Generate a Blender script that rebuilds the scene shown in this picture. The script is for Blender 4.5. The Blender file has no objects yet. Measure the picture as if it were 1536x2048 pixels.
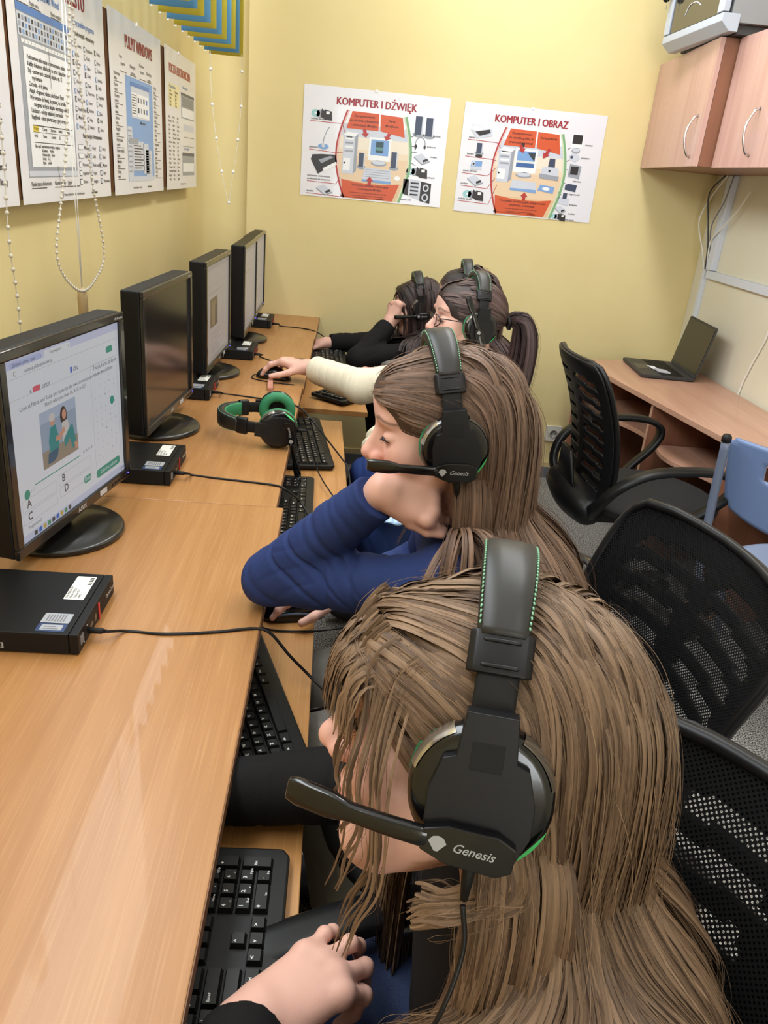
import bpy, bmesh, math, random
import numpy as np
from mathutils import Matrix, Vector
random.seed(7)
RNG = np.random.default_rng(11)
SC = bpy.context.scene
COL = SC.collection
PI = math.pi
rad = math.radians
A_ = lambda *v: np.array(v, float)

def unit(v):
    v = np.asarray(v, float)
    return v / (np.linalg.norm(v) + 1e-12)

# ------------------------------------------------------------------ materials
def srgb(r, g, b):
    f = lambda c: (c / 255 / 12.92) if c / 255 <= 0.04045 else ((c / 255 + 0.055) / 1.055) ** 2.4
    return (f(r), f(g), f(b), 1.0)

MATS = {}
def mat(name, col=(0.5, 0.5, 0.5, 1), rough=0.5, metal=0.0, spec=0.5, emit=None, estr=1.0, coat=0.0, trans=0.0, alpha=1.0, sss=0.0):
    if name in MATS:
        return MATS[name]
    m = bpy.data.materials.new(name)
    m.use_nodes = True
    b = m.node_tree.nodes['Principled BSDF']
    b.inputs['Base Color'].default_value = col
    b.inputs['Roughness'].default_value = rough
    b.inputs['Metallic'].default_value = metal
    b.inputs['Specular IOR Level'].default_value = spec
    b.inputs['Coat Weight'].default_value = coat
    b.inputs['Transmission Weight'].default_value = trans
    b.inputs['Alpha'].default_value = alpha
    if sss:
        b.inputs['Subsurface Weight'].default_value = sss
        b.inputs['Subsurface Radius'].default_value = (0.008, 0.003, 0.0015)
        b.inputs['Subsurface Scale'].default_value = 0.6
    if emit:
        b.inputs['Emission Color'].default_value = emit
        b.inputs['Emission Strength'].default_value = estr
    MATS[name] = m
    return m

def nodes(m):
    nt = m.node_tree
    return nt, nt.nodes, nt.links, nt.nodes['Principled BSDF']

def wood(name, c1, c2, c3, axis='Y', rough=0.35, scale=1.0, coat=0.15):
    m = mat(name, c1, rough, coat=coat)
    nt, N, L, b = nodes(m)
    tc = N.new('ShaderNodeTexCoord')
    mp = N.new('ShaderNodeMapping')
    s = {'X': (1.2, 26, 26), 'Y': (26, 1.2, 26), 'Z': (26, 26, 1.2)}[axis]
    mp.inputs['Scale'].default_value = [k * scale for k in s]
    L.new(tc.outputs['Object'], mp.inputs['Vector'])
    n1 = N.new('ShaderNodeTexNoise'); n1.inputs['Scale'].default_value = 1.0; n1.inputs['Detail'].default_value = 4; n1.inputs['Distortion'].default_value = 0.6
    L.new(mp.outputs['Vector'], n1.inputs['Vector'])
    mp2 = N.new('ShaderNodeMapping')
    mp2.inputs['Scale'].default_value = [k * scale * 11 if k > 2 else k * scale * 4.5 for k in s]
    L.new(tc.outputs['Object'], mp2.inputs['Vector'])
    n2 = N.new('ShaderNodeTexNoise'); n2.inputs['Scale'].default_value = 1.0; n2.inputs['Detail'].default_value = 2
    L.new(mp2.outputs['Vector'], n2.inputs['Vector'])
    r1 = N.new('ShaderNodeValToRGB')
    r1.color_ramp.elements[0].position = 0.3; r1.color_ramp.elements[0].color = c2
    r1.color_ramp.elements[1].position = 0.7; r1.color_ramp.elements[1].color = c1
    L.new(n1.outputs['Fac'], r1.inputs['Fac'])
    r2 = N.new('ShaderNodeValToRGB')
    r2.color_ramp.elements[0].position = 0.50; r2.color_ramp.elements[0].color = (0, 0, 0, 1)
    r2.color_ramp.elements[1].position = 0.72; r2.color_ramp.elements[1].color = (0.34, 0.34, 0.34, 1)
    L.new(n2.outputs['Fac'], r2.inputs['Fac'])
    mx = N.new('ShaderNodeMix'); mx.data_type = 'RGBA'
    L.new(r2.outputs['Color'], mx.inputs['Factor'])
    L.new(r1.outputs['Color'], mx.inputs['A'])
    mx.inputs['B'].default_value = c3
    L.new(mx.outputs['Result'], b.inputs['Base Color'])
    return m

def noisy(name, c1, c2, scale, rough=0.8, bump=0.0, detail=4, lo=0.35, hi=0.65, spec=0.3, coord='Object'):
    m = mat(name, c1, rough, spec=spec)
    nt, N, L, b = nodes(m)
    tc = N.new('ShaderNodeTexCoord')
    n1 = N.new('ShaderNodeTexNoise'); n1.inputs['Scale'].default_value = scale; n1.inputs['Detail'].default_value = detail
    L.new(tc.outputs[coord], n1.inputs['Vector'])
    r = N.new('ShaderNodeValToRGB')
    r.color_ramp.elements[0].position = lo; r.color_ramp.elements[0].color = c1
    r.color_ramp.elements[1].position = hi; r.color_ramp.elements[1].color = c2
    L.new(n1.outputs['Fac'], r.inputs['Fac'])
    L.new(r.outputs['Color'], b.inputs['Base Color'])
    if bump:
        bp = N.new('ShaderNodeBump'); bp.inputs['Strength'].default_value = bump; bp.inputs['Distance'].default_value = 0.002
        L.new(n1.outputs['Fac'], bp.inputs['Height']); L.new(bp.outputs['Normal'], b.inputs['Normal'])
    return m

# ------------------------------------------------------------------ mesh helper
class MB:
    """collects shapes; build() links them as ONE mesh object"""
    def __init__(self):
        self.v, self.f, self.m, self.s, self.mats, self.n = [], [], [], [], [], 0
    def add(self, V, F, m, smooth=False):
        V = np.asarray(V, float).reshape(-1, 3)
        if m not in self.mats:
            self.mats.append(m)
        k = self.mats.index(m)
        for f in F:
            self.f.append([int(i) + self.n for i in f])
            self.m.append(k); self.s.append(smooth)
        self.v.append(V); self.n += len(V)
        return self
    def box(self, c, d, m, rot=None):
        c = A_(*c); h = A_(*d) / 2
        V = np.array([[x, y, z] for x in (-1, 1) for y in (-1, 1) for z in (-1, 1)]) * h
        if rot is not None:
            V = V @ np.array(rot).T
        F = [(0, 1, 3, 2), (4, 6, 7, 5), (0, 4, 5, 1), (2, 3, 7, 6), (0, 2, 6, 4), (1, 5, 7, 3)]
        return self.add(V + c, F, m)
    def bx(self, x0, x1, y0, y1, z0, z1, m):
        return self.box(((x0 + x1) / 2, (y0 + y1) / 2, (z0 + z1) / 2), (abs(x1 - x0), abs(y1 - y0), abs(z1 - z0)), m)
    def prism(self, poly, m, o=(0, 0, 0), u=(1, 0, 0), v=(0, 1, 0), h=0.01, n=None, smooth=False):
        """poly (2D) spanned by u,v at o, extruded by h along n = u x v (or n)"""
        o, u, v = A_(*o), A_(*u), A_(*v)
        n = np.cross(u, v) if n is None else A_(*n)
        n = unit(n)
        P = np.array([o + u * a + v * b for a, b in poly])
        k = len(P)
        V = np.vstack([P, P + n * h])
        F = [tuple(range(k))[::-1], tuple(range(k, 2 * k))]
        self.add(V, F, m)
        F2 = [(i, (i + 1) % k, (i + 1) % k + k, i + k) for i in range(k)]
        off = self.n - len(V)
        kk = self.mats.index(m)
        for f in F2:
            self.f.append([i + off for i in f]); self.m.append(kk); self.s.append(smooth)
        return self
    def flat(self, poly, m, o=(0, 0, 0), u=(1, 0, 0), v=(0, 1, 0)):
        o, u, v = A_(*o), A_(*u), A_(*v)
        P = np.array([o + u * a + v * b for a, b in poly])
        return self.add(P, [tuple(range(len(P)))], m)
    def tube(self, pts, r, m, seg=10, caps=True, flatn=None, closed=False):
        P = np.asarray(pts, float); n = len(P)
        R = np.full(n, r) if np.isscalar(r) else np.asarray(r, float)
        T = np.gradient(P, axis=0) if not closed else (np.roll(P, -1, 0) - np.roll(P, 1, 0))
        T /= np.linalg.norm(T, axis=1)[:, None] + 1e-12
        up = A_(0, 0, 1) if abs(T[0][2]) < 0.9 else A_(1, 0, 0)
        a = unit(np.cross(T[0], up)); rings = []
        for i in range(n):
            a = a - T[i] * a.dot(T[i]); a = unit(a); b = np.cross(T[i], a)
            th = np.arange(seg) * 2 * PI / seg
            rings.append(P[i] + R[i] * (np.cos(th)[:, None] * a + np.sin(th)[:, None] * b))
        V = np.vstack(rings)
        F = []
        for i in range(n if closed else n - 1):
            j = (i + 1) % n
            for k in range(seg):
                F.append((i * seg + k, i * seg + (k + 1) % seg, j * seg + (k + 1) % seg, j * seg + k))
        self.add(V, F, m, True)
        if caps and not closed:
            off = self.n - len(V); kk = self.mats.index(m)
            self.f.append([off + k for k in range(seg)][::-1]); self.m.append(kk); self.s.append(False)
            self.f.append([off + (n - 1) * seg + k for k in range(seg)]); self.m.append(kk); self.s.append(False)
        return self
    def band(self, pts, side, nrm, w, t, m, smooth=True):
        """rectangular-section strip along pts; side / nrm: per-point unit vectors; w,t widths (scalar or arrays)"""
        P = np.asarray(pts, float); n = len(P)
        S = np.broadcast_to(np.asarray(side, float), (n, 3)); N = np.broadcast_to(np.asarray(nrm, float), (n, 3))
        w = np.broadcast_to(w, (n,)); t = np.broadcast_to(t, (n,))
        prof = [(-1, -.6), (-.86, -1), (.86, -1), (1, -.6), (1, .45), (.8, .92), (0.3, 1.0), (-0.3, 1.0), (-.8, .92), (-1, .45)]
        k = len(prof)
        V = np.vstack([[P[i] + S[i] * a * w[i] / 2 + N[i] * b * t[i] / 2 for a, b in prof] for i in range(n)])
        F = [(i * k + j, i * k + (j + 1) % k, (i + 1) * k + (j + 1) % k, (i + 1) * k + j) for i in range(n - 1) for j in range(k)]
        self.add(V, F, m, smooth)
        off = self.n - len(V); kk = self.mats.index(m)
        self.f.append([off + j for j in range(k)][::-1]); self.m.append(kk); self.s.append(False)
        self.f.append([off + (n - 1) * k + j for j in range(k)]); self.m.append(kk); self.s.append(False)
        return self
    def lathe(self, prof, m, o=(0, 0, 0), ax=(0, 0, 1), seg=32, smooth=True, sx=1.0):
        """prof: [(r, z)...] turned about ax through o"""
        ax = unit(ax); up = A_(0, 0, 1) if abs(ax[2]) < 0.9 else A_(1, 0, 0)
        a = unit(np.cross(up, ax)); b = np.cross(ax, a)
        th = np.arange(seg) * 2 * PI / seg
        V = np.vstack([A_(*o) + ax * z + r * (np.cos(th)[:, None] * a * sx + np.sin(th)[:, None] * b) for r, z in prof])
        n = len(prof)
        F = [(i * seg + k, i * seg + (k + 1) % seg, (i + 1) * seg + (k + 1) % seg, (i + 1) * seg + k) for i in range(n - 1) for k in range(seg)]
        self.add(V, F, m, smooth)
        off = self.n - len(V); kk = self.mats.index(m)
        if prof[0][0] > 1e-6:
            self.f.append([off + k for k in range(seg)][::-1]); self.m.append(kk); self.s.append(False)
        if prof[-1][0] > 1e-6:
            self.f.append([off + (n - 1) * seg + k for k in range(seg)]); self.m.append(kk); self.s.append(False)
        return self
    def ball(self, c, r, m, seg=12, ring=8, R=None):
        r = A_(*(r if np.ndim(r) else (r, r, r)))
        V = [[0, 0, 1]]
        for i in range(1, ring):
            p = PI * i / ring
            V += [[math.sin(p) * math.cos(2 * PI * k / seg), math.sin(p) * math.sin(2 * PI * k / seg), math.cos(p)] for k in range(seg)]
        V.append([0, 0, -1]); V = np.array(V) * r
        if R is not None:
            V = V @ np.array(R).T
        F = [(0, 1 + k, 1 + (k + 1) % seg) for k in range(seg)]
        for i in range(ring - 2):
            F += [(1 + i * seg + k, 1 + (i + 1) * seg + k, 1 + (i + 1) * seg + (k + 1) % seg, 1 + i * seg + (k + 1) % seg) for k in range(seg)]
        last = len(V) - 1; b = 1 + (ring - 2) * seg
        F += [(b + k, last, b + (k + 1) % seg) for k in range(seg)]
        return self.add(V + A_(*c), F, m, True)
    def text(self, s, size, m, o=(0, 0, 0), u=(1, 0, 0), v=(0, 1, 0), align='LEFT', bold=0.0, shear=0.0, sx=1.0, space=1.0, res=2):
        V, F = text_geo(s, bold, shear, space, res)
        if not len(V):
            return self
        V = V.copy() * size; V[:, 0] *= sx
        w0, w1 = V[:, 0].min(), V[:, 0].max()
        if align == 'CENTER':
            V[:, 0] -= (w0 + w1) / 2
        elif align == 'RIGHT':
            V[:, 0] -= w1
        o, u, v = A_(*o), A_(*u), A_(*v)
        return self.add(o + V[:, :1] * u + V[:, 1:2] * v, F, m)
    def xf(self, M):
        M = np.array(M)
        self.v = [np.asarray(p) @ M[:3, :3].T + M[:3, 3] for p in self.v]
        return self
    def build(self, name, parent=None, bevel=0.0, bseg=2, ang=35):
        me = bpy.data.meshes.new(name)
        V = np.vstack(self.v) if self.v else np.zeros((0, 3))
        me.from_pydata(V.tolist(), [], self.f)
        for m in self.mats:
            me.materials.append(m)
        me.polygons.foreach_set('material_index', self.m)
        me.polygons.foreach_set('use_smooth', self.s)
        me.update()
        o = bpy.data.objects.new(name, me)
        COL.objects.link(o)
        if parent is not None:
            o.parent = parent
        if bevel:
            bv = o.modifiers.new('bevel', 'BEVEL'); bv.width = bevel; bv.segments = bseg
            bv.limit_method = 'ANGLE'; bv.angle_limit = rad(ang); bv.harden_normals = False
        return o

_TXT = {}
def text_geo(s, bold=0.0, shear=0.0, space=1.0, res=2):
    key = (s, bold, shear, space, res)
    if key in _TXT:
        return _TXT[key]
    cu = bpy.data.curves.new('t', 'FONT')
    cu.body = s; cu.size = 1.0; cu.resolution_u = res; cu.offset = bold; cu.shear = shear; cu.space_character = space
    ob = bpy.data.objects.new('t', cu)
    me = bpy.data.meshes.new_from_object(ob)
    V = np.zeros(len(me.vertices) * 3); me.vertices.foreach_get('co', V)
    V = V.reshape(-1, 3)
    F = [tuple(p.vertices) for p in me.polygons]
    bpy.data.meshes.remove(me); bpy.data.objects.remove(ob); bpy.data.curves.remove(cu)
    _TXT[key] = (V, F)
    return _TXT[key]

def fast_mesh(name, V, F, m, parent=None, smooth=True, col=None, hv=None):
    """big quad / tri mesh from numpy arrays; col: per-vertex colour attribute"""
    me = bpy.data.meshes.new(name)
    V = np.asarray(V, np.float32); F = np.asarray(F, np.int32)
    me.vertices.add(len(V)); me.vertices.foreach_set('co', V.ravel())
    k = F.shape[1]
    me.loops.add(F.size); me.loops.foreach_set('vertex_index', F.ravel())
    me.polygons.add(len(F))
    me.polygons.foreach_set('loop_start', np.arange(len(F), dtype=np.int32) * k)
    me.update(calc_edges=True)
    me.polygons.foreach_set('use_smooth', np.full(len(F), smooth))
    if col is not None:
        at = me.color_attributes.new('Col', 'FLOAT_COLOR', 'POINT')
        c = np.ones((len(V), 4), np.float32); c[:, :3] = col
        at.data.foreach_set('color', c.ravel())
    if hv is not None:
        at = me.attributes.new('hv', 'FLOAT_VECTOR', 'POINT')
        at.data.foreach_set('vector', np.ascontiguousarray(hv, np.float32).ravel())
    me.materials.append(m)
    me.validate()
    o = bpy.data.objects.new(name, me); COL.objects.link(o)
    if parent is not None:
        o.parent = parent
    return o

def tag(o, label=None, cat=None, group=None, kind=None):
    if label: o['label'] = label
    if cat: o['category'] = cat
    if group: o['group'] = group
    if kind: o['kind'] = kind
    return o

def thing(name, label, cat, loc=(0, 0, 0), rotz=0.0, group=None):
    o = bpy.data.objects.new(name, None); COL.objects.link(o)
    o.empty_display_size = 0.1
    o.location = loc; o.rotation_euler = (0, 0, rotz)
    return tag(o, label, cat, group)

def struct(o):
    o['kind'] = 'structure'; return o

def kids(o):
    return [c for c in COL.objects if c.parent == o]

def dup(root, label=None, loc=None, rotz=None, group=None):
    r = root.copy(); COL.objects.link(r)
    if loc is not None: r.location = loc
    if rotz is not None: r.rotation_euler = (0, 0, rotz)
    if label: r['label'] = label
    if group: r['group'] = group
    for ch in kids(root):
        c = ch.copy(); COL.objects.link(c); c.parent = r
        for g in kids(ch):
            d = g.copy(); COL.objects.link(d); d.parent = c
    return r

def smooth_path(pts, n=40):
    """Catmull-Rom through pts"""
    P = np.asarray(pts, float)
    Q = np.vstack([2 * P[0] - P[1], P, 2 * P[-1] - P[-2]])
    out = []
    seg = len(P) - 1
    for t in np.linspace(0, seg, n):
        i = min(int(t), seg - 1); f = t - i
        a, b, c, d = Q[i], Q[i + 1], Q[i + 2], Q[i + 3]
        out.append(0.5 * ((2 * b) + (c - a) * f + (2 * a - 5 * b + 4 * c - d) * f * f + (3 * b - a - 3 * c + d) * f ** 3))
    return np.array(out)

def rrect(w, h, r, n=6):
    """rounded rectangle outline centred on 0"""
    out = []
    for cx, cy, a0 in ((w / 2 - r, h / 2 - r, 0), (-w / 2 + r, h / 2 - r, 90), (-w / 2 + r, -h / 2 + r, 180), (w / 2 - r, -h / 2 + r, 270)):
        for k in range(n + 1):
            a = rad(a0 + 90 * k / n); out.append((cx + r * math.cos(a), cy + r * math.sin(a)))
    return out

def rect(x0, x1, y0, y1):
    return [(x0, y0), (x1, y0), (x1, y1), (x0, y1)]
# ------------------------------------------------------------------ camera
F_PX = 1556.0
fy = unit((-68, -684, F_PX)); dn = np.array((-342, 3576, F_PX), float); dn = unit(dn - fy * dn.dot(fy))
Rc = np.array([np.cross(fy, -dn), fy, -dn])           # world <- camera (x right, y down, z forward)
CAM = A_(0, 0, 1.405)
def at(px, py, d):
    """the point at depth d (metres along the view axis) seen at pixel px,py"""
    return Rc @ np.array([(px - 768) / F_PX * d, (py - 1024) / F_PX * d, d]) + CAM
cd = bpy.data.cameras.new('camera'); co = bpy.data.objects.new('camera', cd); COL.objects.link(co)
M = Matrix.Identity(4)
for i in range(3):
    M[i][0] = Rc[i, 0]; M[i][1] = -Rc[i, 1]; M[i][2] = -Rc[i, 2]
M.translation = CAM.tolist()
co.matrix_world = M
cd.sensor_fit = 'VERTICAL'; cd.sensor_height = 24; cd.lens = 24 * F_PX / 2048; cd.clip_start = 0.05
SC.camera = co

# ------------------------------------------------------------------ materials
BLK = mat('black plastic', srgb(17, 17, 19), 0.40, spec=.3)
BLKM = mat('black matte plastic', srgb(14, 14, 15), 0.6, spec=.3)
BLKG = mat('black gloss plastic', srgb(10, 10, 12), 0.18, coat=0.15)
WHITE = mat('white paper', srgb(232, 232, 238), 0.45)
WALLY = noisy('yellow wall paint', srgb(222, 205, 150), srgb(227, 210, 156), 3.0, 0.6, 0.0)
WALLC = noisy('glare-paled wall paint', srgb(224, 218, 196), srgb(228, 222, 202), 3.0, 0.6, 0.0)  # right wall: light glare put into a paler cream-yellow
CEILM = mat('white ceiling paint', srgb(240, 238, 230), 0.9)
BEECH = wood('beech laminate', srgb(170, 122, 74), srgb(156, 108, 61), srgb(190, 146, 98), 'Y', 0.36, 1.3, 0.12)
BEECHT = wood('beech laminate tray', srgb(180, 130, 76), srgb(164, 114, 62), srgb(204, 160, 106), 'Y', 0.4, 1.3)
EDGE = mat('dark beech edge band', srgb(112, 74, 42), 0.5)
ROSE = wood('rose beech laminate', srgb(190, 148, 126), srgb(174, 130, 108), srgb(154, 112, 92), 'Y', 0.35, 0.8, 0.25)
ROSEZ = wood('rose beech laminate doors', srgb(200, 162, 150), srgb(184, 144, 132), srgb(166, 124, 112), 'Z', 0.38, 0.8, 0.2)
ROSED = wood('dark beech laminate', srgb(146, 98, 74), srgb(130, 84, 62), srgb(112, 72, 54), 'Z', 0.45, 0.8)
TRUNK = mat('white trunking plastic', srgb(214, 220, 232), 0.4)
CHROME = mat('chrome', srgb(215, 215, 218), 0.18, 1.0)
CARPET = noisy('speckled grey carpet', srgb(44, 43, 43), srgb(200, 197, 192), 230, 0.95, 0.4, 3, 0.38, 0.68, 0.1)

# ------------------------------------------------------------------ room shell
X0, X1, Y0, Y1, ZC = -0.70, 1.69, -6.0, 3.84, 2.85
struct(MB().bx(X0 - .1, X1 + .1, Y0 - .1, Y1 + .2, -0.1, 0.0, CARPET).build('floor'))
struct(MB().bx(X0 - .1, X1 + .1, Y0 - .1, Y1 + .2, ZC, ZC + .1, CEILM).build('ceiling'))
wb = MB().bx(-0.46, X1 + .1, Y1, Y1 + .2, 0, ZC, WALLY).bx(X0 - .1, -0.46, Y1 + .035, Y1 + .2, 0, ZC, WALLY)
struct(wb.build('wall_back'))
struct(MB().bx(X1, X1 + .1, Y0, Y1, 0, ZC, WALLC).build('wall_right'))
LW = MB()                                              # left wall with a long high window
LW.bx(X0 - .1, X0, Y0, Y1 + .035, 0, 2.02, WALLY).bx(X0 - .1, X0, Y0, Y1 + .035, 2.72, ZC, WALLY)
LW.bx(X0 - .1, X0, Y0, -2.4, 2.02, 2.72, WALLY).bx(X0 - .1, X0, 3.5, Y1 + .035, 2.02, 2.72, WALLY)
struct(LW.build('wall_left'))
RW = MB()                                              # rear wall, behind the viewer, with a big window
RW.bx(X0, X1, Y0 - .1, Y0, 0, 0.85, WALLY).bx(X0, X1, Y0 - .1, Y0, 2.35, ZC, WALLY)
RW.bx(X0, -0.45, Y0 - .1, Y0, 0.85, 2.35, WALLY).bx(1.5, X1, Y0 - .1, Y0, 0.85, 2.35, WALLY)
struct(RW.build('wall_rear'))
WF = mat('white window frame', srgb(235, 235, 232), 0.4)
for nm, mk in (('window_1', lambda m, a, b, c, d, M_: m.bx(a, b, Y0 - .08, Y0 - .02, c, d, M_)), ('window_2', lambda m, a, b, c, d, M_: m.bx(X0 - .08, X0 - .02, a, b, c, d, M_))):
    a0, a1, z0, z1 = (-0.45, 1.5, 0.85, 2.35) if nm == 'window_1' else (-2.4, 3.5, 2.02, 2.72)
    m = MB(); n = 3 if nm == 'window_1' else 6
    for k in range(n + 1):
        c = a0 + (a1 - a0) * k / n
        mk(m, max(a0, c - .03), min(a1, c + .03), z0, z1, WF)
    mk(m, a0, a1, z0, z0 + .06, WF); mk(m, a0, a1, z1 - .06, z1, WF)
    struct(m.build(nm))
SKB = mat('grey skirting vinyl', srgb(104, 108, 114), 0.5)
SKC = mat('beige skirting edge', srgb(206, 186, 138), 0.5)
struct(MB().bx(-0.44, X1, Y1 - .014, Y1, 0, .06, SKB).bx(-0.44, X1, Y1 - .010, Y1, .06, .085, SKC).build('baseboard_back'))
struct(MB().bx(X1 - .012, X1, Y0 + .02, Y1 - .02, 0, .07, SKB).build('baseboard_right'))

# ------------------------------------------------------------------ computer desks along the left wall
DT = 0.74
def desk(y0, y1, xf, tray, label, near=False):
    t = thing('computer_desk', label, 'desk', (-0.4, (y0 + y1) / 2, 0), 0, 'computer desks in a row under the posters')
    w = y1 - y0; ox, oy = -0.4, (y0 + y1) / 2
    def part(n, m, bev=0.0015):
        return m.build(n, t, bev)
    xb = -0.685 - ox; xq = xf - ox
    m = MB().bx(xb, xq, -w / 2 + .0006, w / 2 - .0006, DT - .022, DT, BEECH)
    part('desktop', m)
    part('edge_band', MB().bx(xq, xq + .0012, -w / 2 + .0006, w / 2 - .0006, DT - .0215, DT - .0012, EDGE), 0)
    for s in (-1, 1):
        y = s * (w / 2 - .012)
        part('side_panel', MB().bx(xb + .02, xq - .03, y - .009, y + .009, 0, DT - .022, BEECHT))
    part('back_panel', MB().bx(xb + .01, xb + .026, -w / 2 + .022, w / 2 - .022, .25, DT - .022, BEECHT))
    if tray:
        a, b, x1a, x1b = tray       # near / far end, front edge x at each end
        p = [(-0.55 - ox, a - oy), (x1a - ox, a - oy), (x1b - ox, b - oy), (-0.55 - ox, b - oy)]
        part('keyboard_tray', MB().prism(p, BEECHT, (0, 0, .627), (1, 0, 0), (0, 1, 0), .018))
        part('tray_runner', MB().bx(-0.55 - ox, xq - .04, a - oy + .004, a - oy + .016, .645, DT - .024, BLKM))
        part('tray_runner', MB().bx(-0.55 - ox, xq - .04, b - oy - .016, b - oy - .004, .645, DT - .024, BLKM))
    return t
desk(-0.12, 1.518, -0.095, (0.02, 1.40, 0.004, -0.014), 'long beech computer desk nearest the viewer under the monitor showing a picture quiz')
desk(1.518, 2.50, -0.110, (1.545, 2.475, 0.057, 0.026), 'beech computer desk whose edge carries the unused headset')
desk(2.50, 3.32, -0.105, (2.60, 3.29, 0.115, 0.07), 'beech computer desk with the hand on a mouse on its edge')
desk(3.32, 3.838, -0.101, None, 'last short beech computer desk against the back wall')

# ------------------------------------------------------------------ right-hand desk with shelves
t = thing('shelf_desk', 'rose brown desk with open shelves below, carrying the black laptop', 'desk', (1.45, 2.7, 0))
ox, oy = 1.45, 2.7
top = [(1.205 - ox, 3.615 - oy), (1.166 - ox, 3.33 - oy), (1.357 - ox, 2.236 - oy), (1.47 - ox, 1.55 - oy), (1.675 - ox, 1.55 - oy), (1.675 - ox, 3.69 - oy)]
top = top[::-1] if False else top
MB().prism(top, ROSE, (0, 0, .667), (1, 0, 0), (0, 1, 0), .022).build('desktop', t, .002)
def fx(y):           # front edge of the top at a given y
    return 1.166 + (3.33 - y) / (3.33 - 2.236) * .191
def wavy(y0, y1, z, back, dx):
    ys = np.linspace(y0, y1, 22)
    f = [(fx(y) + dx + .028 * math.sin((y - y0) / (y1 - y0) * 2 * PI * 1.0 + .6) - ox, y - oy) for y in ys]
    return MB().prism([(back - ox, y1 - oy), ] + f[::-1] + [(back - ox, y0 - oy)], ROSE, (0, 0, z), (1, 0, 0), (0, 1, 0), .018)
wavy(2.945, 3.56, .50, 1.66, .03).build('shelf', t, .0015)
wavy(2.455, 2.915, .49, 1.66, .03).build('shelf', t, .0015)
wavy(1.62, 2.42, .49, 1.66, .03).build('shelf', t, .0015)
for y, n in ((3.585, 0), (2.93, 1), (2.436, 1), (1.60, 0)):
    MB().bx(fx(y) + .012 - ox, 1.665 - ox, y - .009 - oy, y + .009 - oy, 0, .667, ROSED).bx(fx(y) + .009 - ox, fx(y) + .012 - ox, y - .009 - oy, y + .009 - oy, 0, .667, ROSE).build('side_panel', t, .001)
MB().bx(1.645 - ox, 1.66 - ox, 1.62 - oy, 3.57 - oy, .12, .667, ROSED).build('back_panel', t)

# laptop
t = thing('laptop', 'open black laptop with a blank dark screen on the rose brown desk', 'laptop', (1.452, 3.455, .689), rad(-4.5))
LB = mat('dark grey laptop shell', srgb(44, 44, 46), 0.5)
m = MB(); m.prism(rrect(.235, .345, .012), LB, (0, 0, .003), (1, 0, 0), (0, 1, 0), .014); m.build('base', t, .002)
m = MB()
for r in range(5):
    for c in range(13):
        m.box((-.02 + r * .0205, -.150 + c * .025, .0178), (.017, .021, .0012), BLKM)
m.build('keys', t)
MB().box((-.072, 0, .0173), (.06, .10, .0006), mat('touchpad', srgb(52, 50, 48), .35)).build('touchpad', t)
a = rad(11)
Rl = np.array([[math.cos(a), 0, math.sin(a)], [0, 1, 0], [-math.sin(a), 0, math.cos(a)]])
m = MB(); m.prism(rrect(.345, .225, .010), LB, (0, 0, 0), (0, 1, 0), (0, 0, 1), .006, n=(1, 0, 0)); m.xf(np.block([[Rl, (Rl @ A_(0, 0, .1125) + A_(.112, 0, .017)).reshape(3, 1)], [np.array([[0, 0, 0, 1.0]])]])); m.build('lid', t, .0015)
m = MB(); m.prism(rect(-.165, .165, -.098, .103), mat('laptop screen glass', srgb(24, 22, 20), .25), (-.0008, 0, 0), (0, 1, 0), (0, 0, 1), .0006, n=(-1, 0, 0)); m.xf(np.block([[Rl, (Rl @ A_(0, 0, .1125) + A_(.112, 0, .017)).reshape(3, 1)], [np.array([[0, 0, 0, 1.0]])]])); m.build('screen', t)
n = thing('paper_note', 'small folded white paper lying on the laptop keyboard', 'paper', (1.445, 3.41, .7085), rad(-10))
MB().prism([(-.05, .055), (-.03, -.02), (.0, -.03), (-.018, .05)], WHITE, (0, 0, 0), (1, 0, 0), (0, 1, 0), .001).build('sheet', n)
MB().prism([(-.03, -.022), (-.02, -.075), (.03, -.08), (.012, -.03)], mat('grey paper', srgb(180, 180, 186), .6), (0, 0, .0005), (1, 0, 0), (0, 1, 0), .006).build('folded_flap', n)

# ------------------------------------------------------------------ wall cabinets and network rack
def handle(parent, p, L=.145):
    z = np.linspace(-L / 2, L / 2, 17)
    pts = [(p[0] - .006 - .028 * math.cos(k / L * PI) ** .8 if abs(k) < L / 2 - 1e-6 else p[0] + .002, p[1], p[2] + k) for k in z]
    MB().tube(pts, .0045, CHROME, 8).build('handle', parent)
t = thing('wall_cabinet', 'rose wood wall cabinet in the corner by the back wall, door not quite flush', 'cabinet', (1.5, 3.46, 1.53))
ox, oy = 1.5, 3.46
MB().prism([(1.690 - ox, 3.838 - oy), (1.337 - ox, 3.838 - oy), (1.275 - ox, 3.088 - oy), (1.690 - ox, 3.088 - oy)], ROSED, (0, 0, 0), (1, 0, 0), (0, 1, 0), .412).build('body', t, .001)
dd = MB(); dd.prism([(1.318 - ox, 3.836 - oy), (1.336 - ox, 3.834 - oy), (1.274 - ox, 3.088 - oy), (1.256 - ox, 3.090 - oy)], ROSEZ, (0, 0, -.002), (1, 0, 0), (0, 1, 0), .414)
dd = dd.build('door', t, .0012)
handle(dd, (1.262 - ox, 3.155 - oy, .100))
t = thing('wall_cabinet', 'rose wood wall cabinet cut by the frame edge, right of the corner cabinet', 'cabinet', (1.5, 2.7, 1.53))
oy = 2.7
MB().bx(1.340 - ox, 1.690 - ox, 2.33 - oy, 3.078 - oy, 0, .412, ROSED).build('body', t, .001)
dd = MB().bx(1.32 - ox, 1.338 - ox, 2.332 - oy, 3.076 - oy, -.002, .412, ROSEZ).build('door', t, .0012)
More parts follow.
